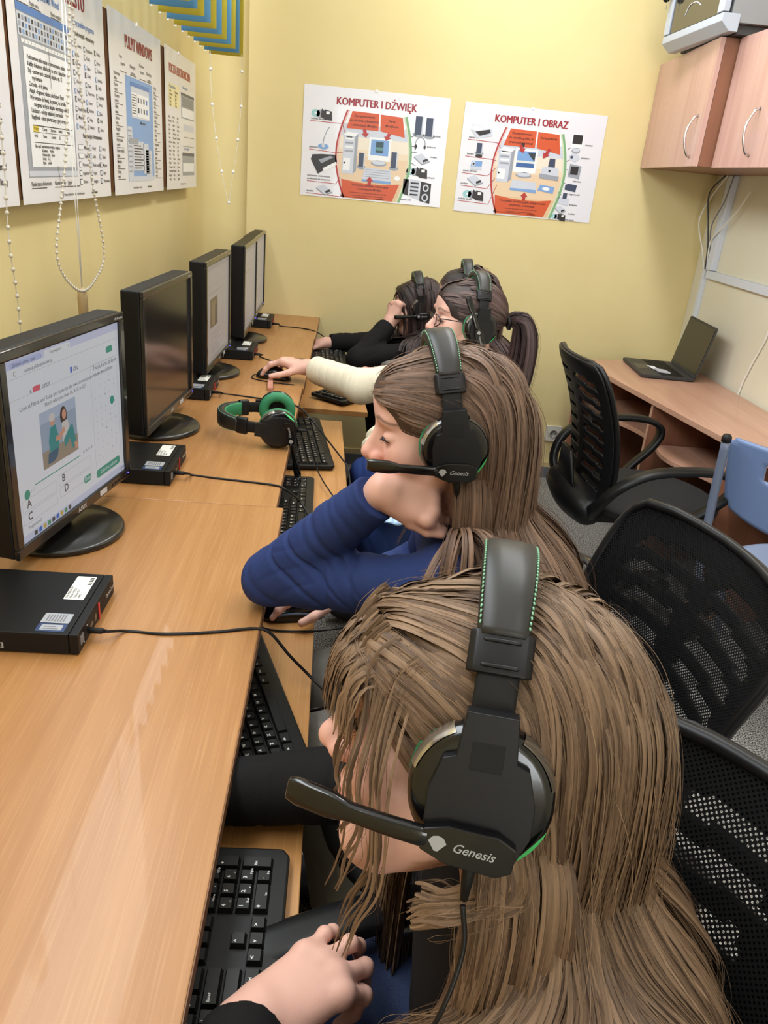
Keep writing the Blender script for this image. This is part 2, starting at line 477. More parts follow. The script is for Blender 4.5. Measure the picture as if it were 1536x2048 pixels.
handle(dd, (1.318 - ox, 2.80 - oy, .105))

RG = mat('light grey rack steel', srgb(176, 184, 198), .4)
RG2 = mat('grey rack side steel', srgb(140, 142, 146), .45)
t = thing('network_rack', 'light grey network rack with smoked glass door standing on the wall cabinets', 'rack cabinet', (1.44, 3.29, 1.944))
hx, hy = .215, .275
MB().bx(-hx + .02, hx, -hy + .004, hy - .004, .03, .52, RG2).bx(-hx + .06, hx, -hy + .03, hy - .03, .0, .03, mat('dark rack underside', srgb(70, 70, 72), .6)).build('body', t, .002)
m = MB(); m.prism([(-hx - .012, .03), (-hx + .02, .002), (-hx + .05, .002), (-hx + .05, .055), (-hx - .012, .055)], RG, (0, hy, 0), (1, 0, 0), (0, 0, 1), 2 * hy); m.build('bottom_trim', t, .002)
d = MB().bx(-hx - .014, -hx + .008, -hy, -hy + .05, .058, .5, RG).bx(-hx - .014, -hx + .008, hy - .05, hy, .058, .5, RG).bx(-hx - .014, -hx + .008, -hy + .05, hy - .05, .46, .5, RG).build('door', t, .002)
GL = mat('smoked glass', srgb(48, 46, 42), .08, coat=.4)
MB().bx(-hx - .008, -hx - .003, -hy + .05, hy - .05, .058, .46, GL).build('door_glass', d)
m = MB(); m.tube([(-hx - .012, hy - .03, .19), (-hx - .026, hy - .03, .19)], .009, CHROME, 12); m.build('lock', d)
m = MB(); m.lathe([(0.0, -.004), (.014, -.004), (.014, .004), (0, .004)], BLKM, (-hx - .036, hy - .022, .182), (.3, 1, 0), 14); m.lathe([(0.0, -.004), (.014, -.004), (.014, .004), (0, .004)], BLKM, (-hx - .032, hy - .012, .200), (.3, 1, .2), 14)
m.box((-hx - .034, hy - .028, .158), (.002, .007, .028), CHROME); m.build('keys', t)
m = MB()
for k in range(9):
    m.box((-.03 + k * .012, -hy + .0034, .075), (.004, .001, .034), BLKM, rot=((math.cos(.3), 0, math.sin(.3)), (0, 1, 0), (-math.sin(.3), 0, math.cos(.3))))
m.bx(.09, .21, -hy + .002, -hy + .0042, .12, .49, RG2); m.build('side_vents', t)
m = MB()
m.tube(smooth_path([(-hx - .0088, .09, .10), (-hx - .0092, .06, .128), (-hx - .0092, .0, .130), (-hx - .0092, -.05, .112)], 20), .0016, WHITE, 6); m.build('white_cable_tie', d)

# ------------------------------------------------------------------ trunking, cables, socket
tag(MB().bx(X1 - .030, X1, 3.62, 3.672, 1.13, 1.529, TRUNK).build('cable_trunking', None, .002), 'wide white vertical trunking hanging below the corner wall cabinet', 'trunking')
tag(MB().bx(X1 - .022, X1, 2.0, 3.672, 1.093, 1.128, TRUNK).build('cable_trunking', None, .002), 'white horizontal trunking running along the right wall', 'trunking')
tag(MB().bx(X1 - .018, X1, 3.70, 3.726, .45, 1.128, TRUNK).build('cable_trunking', None, .002), 'narrow white vertical trunking dropping behind the laptop', 'trunking')
GC = mat('grey cable', srgb(120, 120, 122), .5); WC = mat('white cable', srgb(232, 230, 222), .45); DC = mat('dark cable', srgb(52, 52, 56), .5)
for pts, m_, lb in (
    ([(1.655, 3.66, 1.528), (1.64, 3.74, 1.44), (1.63, 3.79, 1.33), (1.65, 3.73, 1.21), (1.662, 3.69, 1.13)], WC, 'white cable bowing out furthest left beside the wide trunking'),
    ([(1.653, 3.68, 1.528), (1.63, 3.75, 1.45), (1.645, 3.72, 1.32), (1.655, 3.69, 1.22), (1.664, 3.685, 1.13)], DC, 'dark grey cable hanging between the white cable and the trunking'),
    ([(1.655, 3.60, 1.528), (1.648, 3.62, 1.42), (1.64, 3.67, 1.32), (1.66, 3.678, 1.22), (1.667, 3.678, 1.13)], GC, 'grey cable hanging down the face of the wide trunking'),
    ([(1.672, 3.45, 1.47), (1.665, 3.52, 1.38), (1.655, 3.60, 1.31), (1.652, 3.67, 1.25), (1.667, 3.68, 1.14)], WC, 'white cable crossing in front of the wide trunking')):
    tag(MB().tube(smooth_path(pts, 40), .0032, m_, 8).build('cable'), lb, 'cable', 'cables by the corner trunking')
tag(MB().tube(smooth_path([(1.684, 3.03, 1.0), (1.684, 3.04, .93), (1.684, 3.09, .82), (1.684, 3.13, .69), (1.684, 3.13, .5)], 30), .004, WC, 8).build('cable'), 'thin white wire running down the right wall to the desk', 'cable')
t = thing('wall_socket', 'white double wall socket low on the back wall beside the armchair', 'socket', (1.14, Y1 - .001, .245))
SW = mat('socket plastic', srgb(216, 214, 206), .4); SH = mat('socket hole', srgb(150, 148, 142), .5)
MB().prism(rrect(.082, .082, .006), SW, (0, 0, 0), (1, 0, 0), (0, 0, 1), .012, n=(0, -1, 0)).build('plate', t, .0015)
m = MB(); m.lathe([(.021, 0), (.021, .0035), (.018, .0035), (.018, .0005), (0, .0005)], SH, (0, -.0122, 0), (0, -1, 0), 24); m.build('socket_ring', t)
m = MB()
for s in (-1, 1):
    m.lathe([(.0028, 0), (0.0028, .0008), (0, .0008)], BLKM, (s * .0095, -.0128, 0), (0, -1, 0), 10)
m.build('pin_holes', t)

# ------------------------------------------------------------------ vertical blind, cords and bead chains (left)
BY = mat('yellow blind fabric', srgb(226, 212, 84), .7); BB = mat('blue blind fabric', srgb(126, 190, 232), .7)
for m_ in (BY, BB):
    nt, N, L, b = nodes(m_)
    tr = N.new('ShaderNodeBsdfTranslucent'); tr.inputs['Color'].default_value = b.inputs['Base Color'].default_value
    ad = N.new('ShaderNodeMixShader'); ad.inputs[0].default_value = .45
    L.new(b.outputs[0], ad.inputs[1]); L.new(tr.outputs[0], ad.inputs[2]); L.new(ad.outputs[0], N['Material Output'].inputs['Surface'])
WP = mat('white plastic clip', srgb(238, 238, 236), .4)
bl = thing('vertical_blind', 'blue and yellow vertical blind slats hanging over the posters by the back corner', 'blind', (-0.50, 3.0, 1.765))
k = 0
for i in range(14):
    y = 3.45 - i * .108
    big = i >= 14
    sl = MB(); m_ = BY if i % 2 == 0 else BB
    xs = np.linspace(-.064, .064, 9)
    prof = [(x, .006 * math.sin((x + .064) / .128 * PI)) for x in xs]
    poly = [(x, yy) for x, yy in prof] + [(x, yy + .0008) for x, yy in prof[::-1]]
    sl.prism(poly, m_, (0, y - 3.0, 0), (1, 0, 0), (0, 1, 0), .98, smooth=True)
    so = sl.build('slat', bl)
    w = MB().box((-.060, y - 3.0 + .004, .002), (.006, .005, .012), WP)
    w.build('slat_clip', so)
MB().bx(-.03, .03, -1.5, .55, .985, 1.03, WP).build('head_rail', bl)
CL = mat('clear cord', srgb(235, 233, 225), .3, alpha=.55)
def beadline(pts, n, r, rb, name, lab, cat, cord=WP, bead=None, cr=None):
    P = smooth_path(pts, 80)
    d = np.concatenate([[0], np.cumsum(np.linalg.norm(np.diff(P, axis=0), axis=1))])
    t_ = thing(name, lab, cat, tuple(P[0]))
    MB().tube(P - P[0], r, cord, 6).build('cord', t_)
    m = MB()
    for k in range(n):
        s = d[-1] * (k + .5) / n
        p = np.array([np.interp(s, d, P[:, j]) for j in range(3)]) - P[0]
        m.ball(p, rb, bead or WP, 8, 6)
    m.build('beads', t_)
    return t_
beadline([(-.435, 3.40, 1.77), (-.437, 3.43, 1.62), (-.452, 3.43, 1.45), (-.475, 3.43, 1.30), (-.482, 3.43, 1.24), (-.50, 3.43, 1.30), (-.53, 3.43, 1.45), (-.552, 3.43, 1.62), (-.555, 3.42, 1.77)], 9, .0012, .006, 'blind_cord', 'clear looped blind cord with sparse white beads in the back left corner', 'blind cord', CL, WP)
ball = [(-.6, 1.925, 1.95), (-.6, 1.921, 1.675), (-.6, 1.84, 1.401), (-.6, 1.783, 1.288), (-.6, 1.734, 1.195), (-.6, 1.775, 1.138), (-.6, 1.879, 1.095), (-.6, 1.985, 1.107), (-.6, 2.072, 1.164), (-.6, 2.012, 1.316), (-.6, 1.972, 1.468), (-.6, 1.937, 1.678), (-.6, 1.93, 1.95)]
BDM = mat('white ball chain', srgb(196, 188, 172), .3)
beadline(ball, 150, .0011, .0037, 'ball_chain', 'white ball chain hanging in a wide loop before the text editor poster', 'ball chain', BDM, BDM)
beadline([(-.6, 1.50, 1.95), (-.6, 1.509, 1.427), (-.6, 1.502, 1.304), (-.6, 1.498, 1.22), (-.6, 1.509, 1.13), (-.6, 1.508, .98)], 40, .0011, .0040, 'ball_chain', 'straight ball chain with spaced beads at the left edge of the photo', 'ball chain', BDM, BDM)
t = thing('pull_cord', 'pair of thin straight blind cords ending in a wooden toggle inside the bead loop', 'blind cord', (-.615, 1.93, 1.06))
for s in (-1, 1):
    MB().tube([(0, s * .011, .9), (0, s * .010, .3), (0, .002 * s, .03)], .0011, WP, 6).build('cord', t)
MB().lathe([(.004, .035), (.010, .028), (.012, .01), (.011, -.03), (.007, -.042), (0, -.044)][::-1], mat('beige wooden toggle', srgb(176, 152, 110), .5), (0, 0, 0), (0, 0, 1), 14).build('toggle', t)
def hitz(px, py, z):
    """point of the plane z seen at a pixel of the photograph (used to read positions off the desk)"""
    r = at(px, py, 1.0) - CAM
    return CAM + r * ((z - CAM[2]) / r[2])

# ------------------------------------------------------------------ monitors
BEZ = mat('monitor bezel plastic', srgb(20, 20, 21), 0.22, coat=.3)
SHELL = mat('monitor shell plastic', srgb(14, 14, 15), 0.45, spec=.25)
BASEM = mat('monitor base plastic', srgb(26, 25, 23), 0.28, coat=.2)
SILV = mat('silver lettering', srgb(190, 192, 196), .4)
def em(r, g, b, s=0.78):
    nm = 'lit screen %d %d %d %.2f' % (r, g, b, s)
    m = mat(nm, (0.01, 0.01, 0.01, 1), 0.35, emit=srgb(r, g, b), estr=s)
    return m
OFFS = mat('dark switched-off screen', srgb(30, 27, 26), 0.16, spec=.6)
PW, PH = .412, .335
def quiz_screen(m, hx):
    """the picture quiz page of the nearest monitor, drawn in a,b (0..1 right, 0..1 down)"""
    W, H = .376, .298
    def P(a, b, n=0): return (hx + .0003 * n, (a - .5) * W, .0175 + (1 - b) * H)
    def R(a0, a1, b0, b1, c, n=1):
        m.add([P(a0, b1, n), P(a1, b1, n), P(a1, b0, n), P(a0, b0, n)], [(0, 1, 2, 3)], c)
    def RR(a0, a1, b0, b1, c, n=1, r=.008):
        w, h = (a1 - a0) * W, (b1 - b0) * H
        m.flat(rrect(w, h, min(r, h / 2 - 1e-4, w / 2 - 1e-4), 4), c, P((a0 + a1) / 2, (b0 + b1) / 2, n), (0, 1, 0), (0, 0, 1))
    def T(s, a, b, size, c, n=3, al='LEFT', bold=0.0):
        m.text(s, size, c, P(a, b, n), (0, 1, 0), (0, 0, 1), al, bold)
    wh, lav, grey, dark, teal = em(222, 224, 230), em(196, 200, 226), em(176, 178, 184), em(70, 72, 80), em(46, 150, 128)
    R(0, 1, 0, 1, wh, 0)
    R(0, 1, 0, .045, lav); RR(.30, .52, .008, .05, wh, 2, .004); RR(.04, .28, .012, .044, em(176, 184, 222), 2, .004)
    T('Zadania online - quiz', .06, .036, .0075, dark); T('Test wyboru', .34, .036, .0075, dark); T('x', .265, .035, .007, dark); T('x', .50, .035, .007, dark)
    R(0, 1, .095, .097, grey); T('quizapp.pl/zadania/lekcja', .14, .082, .0085, dark); T('C', .06, .083, .010, dark)
    RR(.86, .93, .125, .165, teal, 2, .005)
    R(.505, .522, .155, .19, em(60, 100, 200), 2); T('abc', .53, .185, .013, em(60, 60, 120))
    R(0, .94, .205, .207, grey); RR(.19, .25, .175, .205, em(216, 90, 110), 2, .003); T('tutor', .26, .203, .012, dark); T('e', .165, .203, .012, dark)
    T('Look at Marta and Kuba and listen to the two conversations about the children.', .08, .275, .0098, dark)
    T('Match what you hear (A, B, C or D)?', .27, .31, .0092, dark)
    # holiday photo: two people sitting on a beach
    R(.22, .53, .335, .66, em(150, 166, 186), 1); R(.22, .53, .56, .66, em(150, 138, 122), 2); R(.22, .53, .335, .40, em(172, 184, 204), 2)
    sk, tq, jn, hr, wt = em(206, 150, 124), em(40, 138, 138), em(48, 92, 120), em(58, 42, 40), em(206, 200, 196)
    def poly(pts, c, n): m.add([P(a - .09, b, n) for a, b in pts], [tuple(range(len(pts)))[::-1]], c)
    def circ(a, b, ra, rb, c, n): poly([(a + ra * math.cos(t_), b + rb * math.sin(t_)) for t_ in np.linspace(0, 2 * PI, 15)[:-1]], c, n)
    poly([(.385, .44), (.43, .435), (.455, .53), (.44, .60), (.375, .60), (.365, .52)], tq, 4); circ(.405, .40, .022, .034, sk, 5); circ(.402, .385, .025, .024, wt, 6)
    poly([(.355, .58), (.44, .575), (.43, .62), (.40, .64), (.345, .64)], jn, 5); poly([(.43, .50), (.47, .515), (.47, .54), (.42, .53)], sk, 6)
    circ(.505, .41, .030, .055, hr, 3); circ(.508, .402, .018, .030, sk, 5); poly([(.485, .445), (.535, .44), (.555, .52), (.53, .57), (.485, .56)], wt, 4)
    poly([(.49, .55), (.54, .50), (.575, .48), (.60, .60), (.565, .635), (.545, .56), (.50, .60)], tq, 5); poly([(.455, .50), (.50, .47), (.505, .50), (.465, .53)], sk, 6)
    poly([(.58, .60), (.605, .60), (.612, .645), (.59, .645)], sk, 6)
    R(.14, .54, .705, .711, teal, 2); circ(.165, .735, .022, .028, teal, 3); T('0:12', .10, .738, .009, grey)
    for k in range(4): RR(.57 + k * .026, .585 + k * .026, .69, .708, grey, 2, .002)
    T('B', .36, .795, .019, dark, bold=.02); T('D', .375, .865, .019, dark, bold=.02); T('A', .065, .81, .019, dark, bold=.02); T('C', .065, .885, .019, dark, bold=.02)
    for a0, a1, b0, b1 in ((.335, .64, .745, .815), (.335, .64, .825, .885), (.03, .31, .76, .825), (.03, .31, .835, .90)):
        for q in ((a0, a1, b0, b0 + .0022), (a0, a1, b1 - .0022, b1), (a0, a0 + .0018, b0, b1), (a1 - .0018, a1, b0, b1)): R(*q, grey, 2)
    RR(.56, .63, .86, .905, teal, 3, .005); T('Dalej', .595, .891, .011, wh, 5, 'CENTER')
    for q in ((.69, .692, .20, .865), (.965, .967, .20, .865), (.69, .967, .20, .202)): R(*q, grey, 2)
    T('Twoja karta zadania', .715, .235, .0115, dark); R(.715, .81, .262, .265, dark, 2); R(.81, .94, .262, .2635, grey, 2)
    k = 0
    for r in range(15):
        for c in range(5):
            k += 1
            if (r * 5 + c * 3) % 7 < 5: T(str(k % 10), .725 + c * .050, .31 + r * .037, .0062, grey if (k % 3) else dark, al='CENTER')
    circ(.985, .475, .022, .028, teal, 4); RR(.69, .95, .875, .93, teal, 2, .006); T('Zakończ zadanie', .82, .911, .0105, wh, 5, 'CENTER')
    T('Podpowiedź', .06, .935, .008, dark)
    R(0, 1, .957, 1, em(200, 205, 226), 2)
    for k in range(9): RR(.10 + k * .037, .125 + k * .037, .965, .992, (dark, em(60, 110, 190), em(200, 170, 80), em(80, 150, 110))[k % 4], 3, .002)
    T('12:04', .95, .987, .008, dark)
def plain_screen(m, hx, seed):
    W, H = .376, .298; r_ = random.Random(seed)
    base, mid, dk, br = em(180, 170, 162, .8), em(164, 155, 150, .8), em(144, 134, 130, .8), em(124, 106, 84, .7)
    def R(a0, a1, b0, b1, c, n=1):
        z = lambda b: .0175 + (1 - b) * H
        x = hx + .0003 * n
        m.add([(x, (a0 - .5) * W, z(b1)), (x, (a1 - .5) * W, z(b1)), (x, (a1 - .5) * W, z(b0)), (x, (a0 - .5) * W, z(b0))], [(0, 1, 2, 3)], c)
    R(0, 1, 0, 1, base, 0); R(0, 1, 0, .05, mid); R(0, 1, .20, .203, dk); R(0, 1, .95, 1, mid)
    if seed == 3: R(.16, .48, .34, .64, br); R(.24, .36, .38, .62, em(154, 132, 100, .7), 2); R(.36, .44, .42, .62, em(94, 86, 80, .7), 3)
    for k in range(7):
        a = .15 + .05 * r_.random(); R(a, a + .25 + .3 * r_.random(), .70 + k * .033, .706 + k * .033, dk, 1)
    R(.70, .715, .25, .9, mid); R(.1, .6, .28, .288, dk)
def monitor(px, py, rz, label, kind):
    t = thing('monitor', label, 'monitor', (px, py, DT), rad(rz), 'black monitors in a row on the computer desks')
    z0 = .045; zc = z0 + PH / 2
    # housing (front plane at x=0)
    m = MB(); hw, hh = PW / 2, PH / 2
    m.prism([(-.045, -hw + .004), (0, -hw), (0, hw), (-.045, hw - .004)][::-1], SHELL, (0, 0, z0), (1, 0, 0), (0, 1, 0), PH)
    sec = [(-.045, .155, .128), (-.058, .150, .118), (-.066, .12, .09), (-.072, .10, .075)]
    V = []; F = []
    for x, w, h in sec: V += [(x, a * w, zc + b * h) for a, b in ((-1, -1), (1, -1), (1, 1), (-1, 1))]
    for i in range(3):
        for k in range(4): F.append((i * 4 + k, i * 4 + (k + 1) % 4, i * 4 + 4 + (k + 1) % 4, i * 4 + 4 + k))
    F.append((12, 13, 14, 15)); m.add(V, F, SHELL)
    m.build('housing', t, .004)
    m = MB(); iz0, iz1, iy = z0 + .0185, z0 + PH - .015, .188
    for a in ((-hw, hw, z0, iz0), (-hw, hw, iz1, z0 + PH), (-hw, -iy, iz0, iz1), (iy, hw, iz0, iz1)):
        m.bx(0, .008, a[0], a[1], a[2], a[3], BEZ)
    bz = m.build('bezel', t, .002)
    m = MB(); m.text('ASUS', .0115, SILV, (.0083, .0, z0 + .006), (0, 1, 0), (0, 0, 1), 'CENTER', .02, sx=1.15)
    m.text('VB195 series', .0062, SILV, (.0083, hw - .008, z0 + PH - .011), (0, 1, 0), (0, 0, 1), 'RIGHT', .02)
    m.bx(.008, .0084, .07, .098, z0 + .004, z0 + .0145, SILV)
    m.build('lettering', bz)
    m = MB()
    for k in range(5): m.box((.0085, .125 + k * .0135, z0 + .008), (.001, .008, .004), BLK)
    m.build('buttons', bz)
    MB().ball((.009, .192, z0 + .010), .0016, mat('blue power light', (0, 0, 0, 1), .3, emit=(.1, .1, 1, 1), estr=3), 8, 6).build('power_light', bz)
    m = MB()
    if kind == 0: m.mats = []; quiz_screen_off = z0; mm = MB(); quiz_screen(mm, .0022); mm.v = [np.asarray(v) + A_(0, 0, z0 + .001) for v in mm.v]; mm.build('screen', t)
    elif kind == 1: MB().bx(.001, .0022, -iy, iy, iz0, iz1, OFFS).build('screen', t)
    else: mm = MB(); plain_screen(mm, .0022, kind); mm.v = [np.asarray(v) + A_(0, 0, z0 + .001) for v in mm.v]; mm.build('screen', t)
    m = MB(); m.prism(rrect(.038, .085, .012), SHELL, (-.052, 0, .012), (1, 0, 0), (0, 1, 0), .17); m.build('neck', t, .002)
    m = MB(); m.lathe([(.108, 0), (.112, .003), (.112, .009), (.106, .013), (.05, .016), (0, .0165)], BASEM, (-.036, 0, .0005), (0, 0, 1), 48, sx=1.0); m.build('base', t)
    return t
GM = 'black monitors in a row on the computer desks'
monitor(-.458, 1.336, -10, 'nearest black monitor, showing a picture quiz with two people on a beach', 0)
monitor(-.428, 1.985, -4.5, 'black monitor with a dark blank screen, second in the row', 1)
monitor(-.402, 2.61, -2, 'black monitor with a pale screen and a brown picture, third in the row', 3)
monitor(-.367, 3.19, 0, 'black monitor with a pale screen, fourth in the row', 4)
monitor(-.372, 3.585, 0, 'farthest black monitor, close to the back wall', 5)

# ------------------------------------------------------------------ small desktop computers
CASE = mat('black computer case', srgb(16, 16, 17), .45, spec=.25)
GRIL = mat('dark grille', srgb(34, 32, 32), .5)
RED = mat('red pull tab', srgb(208, 50, 52), .4)
LBL = mat('label paper', srgb(226, 226, 220), .5); LBL2 = mat('silver label', srgb(176, 180, 186), .3, .3); INK = mat('black ink', srgb(28, 28, 30), .6); INKG = mat('grey ink', srgb(120, 120, 124), .6)
NAVY = mat('navy label edge', srgb(40, 60, 100), .5)
def mini_pc(x, y, label):
    t = thing('mini_computer', label, 'computer', (x - .0915, y + .0895, DT), 0, 'small black computers lying on the desks')
    MB().bx(-.0915, .078, -.0895, .0895, .002, .0345, CASE).build('case', t, .0015)
    f = MB().bx(.0785, .0915, -.0895, .0895, .002, .0345, CASE)
    f = f.build('front_panel', t, .0015)
    g = MB()
    for k in range(46): g.bx(.0915, .0921, -.060 + k * .003, -.0585 + k * .003, .006, .031, GRIL)
    g.build('grille', f)
    MB().bx(.0921, .0935, .004, .0085, .003, .031, RED).build('pull_tab', f)
    g = MB().bx(.0915, .0922, -.035, -.022, .012, .019, BLKG).bx(.0915, .0922, -.014, -.006, .010, .022, BLKG).bx(.0915, .0922, -.080, -.066, .012, .026, INKG)
    g.lathe([(.0035, 0), (.0035, .0008), (0, .0008)], BLKG, (.0916, -.049, .016), (1, 0, 0), 12); g.lathe([(.0012, 0), (.0012, .0008), (0, .0008)], SILV, (.0916, -.066, .009), (1, 0, 0), 8); g.lathe([(.0012, 0), (.0012, .0008), (0, .0008)], SILV, (.0916, -.050, .027), (1, 0, 0), 8)
    g.build('ports', f)
    MB().text('ThinkCentre', .010, SILV, (.0926, .042, .016), (0, 1, 0), (0, 0, 1), 'LEFT', .01).build('lettering', f)
    s = MB(); z = .0346
    s.flat(rrect(.030, .072, .002), LBL, (.055, .042, z + .0002), (1, 0, 0), (0, 1, 0))
    for k in range(5): s.flat(rect(.062, .068, .052 + k * .005, .0545 + k * .005), INK, (0, 0, z + .0004))
    for k, w in enumerate(('S/N MJ05XK7P', 'Model M910q', 'Made in EU', '10MU')): s.text(w, .0055, INK, (.045 + k * .006, .010, z + .0004), (0, 1, 0), (-1, 0, 0))
    s.build('serial_label', t)
    s = MB(); s.flat(rrect(.040, .026, .002), LBL2, (.050, -.048, z + .0002)); 
    for k in range(7): s.flat(rect(.036 + k * .004, .038 + k * .004, -.057, -.039), INKG, (0, 0, z + .0004))
    s.flat(rrect(.040, .021, .002), NAVY, (.050, -.073, z + .0002)); s.flat(rrect(.030, .014, .002), LBL2, (.050, -.073, z + .0004)); s.flat(rect(.039, .060, -.0775, -.0755), INKG, (0, 0, z + .0006)); s.flat(rect(.039, .056, -.072, -.070), INKG, (0, 0, z + .0006))
    s.build('small_labels', t)
    s = MB(); s.flat(rect(-.085, -.012, .007, .017), LBL2, (0, -.0898, 0), (1, 0, 0), (0, 0, 1))
    r_ = random.Random(3)
    xx = -.083
    while xx < -.016:
        w = r_.choice((.0008, .0014, .0022)); s.flat(rect(xx, xx + w, .008, .016), INK, (0, -.09, 0), (1, 0, 0), (0, 0, 1)); xx += w + r_.choice((.0009, .0015))
    s.text('1S10MUS4FN00', .004, LBL2, (-.07, -.09, .019), (1, 0, 0), (0, 0, 1))
    s.build('barcode_label', t)
    return t
mini_pc(-.339, .947, 'nearest small black computer, red tab on its front, by the round monitor base')
mini_pc(-.346, 1.594, 'small black computer at the foot of the monitor with the dark screen')
mini_pc(-.373, 2.273, 'small black computer beside the unused headset, below the monitor showing a brown picture')
mini_pc(-.308, 2.826, 'small black computer just left of the hand on the mouse')
mini_pc(-.301, 3.451, 'farthest small black computer at the end of the desks by the back wall')

# ------------------------------------------------------------------ keyboards
KEYM = mat('black keycap', srgb(20, 20, 19), .38, spec=.35); KBM = mat('keyboard body', srgb(15, 15, 14), .45, spec=.3); LEG = mat('white key legend', srgb(214, 214, 210), .5)
def build_keyboard(detail=True):
    """origin at centre underside; +y right, +x towards the typist"""
    t = thing('keyboard', 'keyboard', 'keyboard')
    m = MB(); m.prism([(.0775, -.212), (.0775, .212), (.069, .2225), (-.070, .2225), (-.0775, .214), (-.0775, -.214), (-.070, -.2225), (.069, -.2225)], KBM, (0, 0, .004), (1, 0, 0), (0, 1, 0), .012)
    m.build('body', t, .003)
    K, Lg = MB(), MB(); u = .0187
    def key(x, y, w, h, s=None, s2=None):
        zb, zt = .0155, .0225
        hw, hh = w * u / 2 - .0009, h * u / 2 - .0009
        V = [(x + a * hh, y + b * hw, zb) for a, b in ((-1, -1), (1, -1), (1, 1), (-1, 1))] + [(x + a * (hh - .0022) - .0006, y + b * (hw - .0020), zt) for a, b in ((-1, -1), (1, -1), (1, 1), (-1, 1))]
        K.add(V, [(4, 5, 6, 7), (0, 1, 5, 4), (1, 2, 6, 5), (2, 3, 7, 6), (3, 0, 4, 7)], KEYM)
        if s and detail:
            sz = .0062 if len(s) == 1 else .0042
            Lg.text(s, sz, LEG, (x - .0005, y - hw + .0035, zt + .0002), (0, 1, 0), (-1, 0, 0), 'LEFT', .03, res=1)
            if s2: Lg.text(s2, .0036, LEG, (x + .0052, y + .001, zt + .0002), (0, 1, 0), (-1, 0, 0), 'LEFT', .02, res=1)
    y0 = -.213 + u / 2; xr = [-.052, -.024, -.0053, .0134, .0321, .0508]
    key(xr[0], y0, 1, .8, 'Esc')
    for k in range(12): key(xr[0], y0 + u * (2 + k + (k // 4) * .5), 1, .8, 'F%d' % (k + 1))
    rows = ["`1234567890-=", "QWERTYUIOP[]", "ASDFGHJKL;'", "ZXCVBNM,./"]
    for k, c in enumerate(rows[0]): key(xr[1], y0 + u * k, 1, 1, c)
    key(xr[1], y0 + u * 13.5, 2, 1, 'Backspace')
    key(xr[2], y0 + u * .25, 1.5, 1, 'Tab')
    for k, c in enumerate(rows[1]): key(xr[2], y0 + u * (1.5 + k), 1, 1, c)
    key(xr[2], y0 + u * 13.75, 1.5, 1, '\\')
    key(xr[3], y0 + u * .375, 1.75, 1, 'Caps')
    for k, c in enumerate(rows[2]): key(xr[3], y0 + u * (1.75 + k), 1, 1, c)
    key(xr[3], y0 + u * 13.37, 2.25, 1, 'Enter')
    key(xr[4], y0 + u * .6, 2.25, 1, 'Shift')
    for k, c in enumerate(rows[3]): key(xr[4], y0 + u * (2.25 + k), 1, 1, c)
    key(xr[4], y0 + u * 13.1, 2.75, 1, 'Shift')
    for yy, w, s in ((.125, 1.25, 'Ctrl'), (1.375, 1.25, 'Win'), (2.625, 1.25, 'Alt'), (6.375, 6.25, None), (10.125, 1.25, 'Alt'), (11.375, 1.25, 'Win'), (12.6, 1.25, 'Fn'), (13.87, 1.25, 'Ctrl')): key(xr[5], y0 + u * yy, w, 1, s)
    yn = y0 + u * 15.0 + .003
    for r, names in ((0, ('Prt', 'Scr', 'Brk')), (1, ('Ins', 'Home', 'PgUp')), (2, ('Del', 'End', 'Pg Dn'))):
        for k, s in enumerate(names): key(xr[r], yn + u * k, 1, .8 if r == 0 else 1, s)
    key(xr[4], yn + u, 1, 1, '^')
    for k, s in enumerate('<v>'): key(xr[5], yn + u * k, 1, 1, s)
    yp = yn + u * 3 + .004
    for r, names in ((1, 'N/*-'), (2, '789'), (3, '456'), (4, '123')):
        for k, s in enumerate(names): key(xr[r], yp + u * k, 1, 1, s, {'7': 'Home', '9': 'PgUp', '3': 'PgDn', '1': 'End', '8': '^', '4': '<', '6': '>', '2': 'v'}.get(s))
    key(xr[5], yp + u * .5, 2, 1, '0', 'Ins'); key(xr[5], yp + u * 2, 1, 1, '.', 'Del')
    key((xr[2] + xr[3]) / 2, yp + u * 3, 1, 2, '+'); key((xr[4] + xr[5]) / 2, yp + u * 3, 1, 2, 'Ent')
    K.build('keys', t)
    if detail: Lg.build('key_legends', t)
    return t
TZ = .6455
kb = build_keyboard()
GK = 'black keyboards on the sliding trays'
kb['group'] = GK
kb.location = (-.096, .468, TZ); kb['label'] = 'nearest black keyboard, number pad and arrow keys beside the bent bare hand'
dup(kb, 'black keyboard lying askew under the desk edge below the nearest plugged headset cable', (-.136, 1.012, TZ), rad(18))
dup(kb, 'black keyboard at the blue sleeved elbow, its end showing past the desk edge', (-.113, 1.69, TZ), rad(1.5))
dup(kb, 'black keyboard next to the unused headset, cables crossing over it', (-.095, 2.215, TZ), rad(7.6))
dup(kb, 'black keyboard turned askew under the hand with the grey cuff', (.105, 2.86, TZ + .004), rad(-38))
dup(kb, 'farthest black keyboard, by the black sleeved arm near the back wall', (-.035, 3.27, TZ), rad(3))

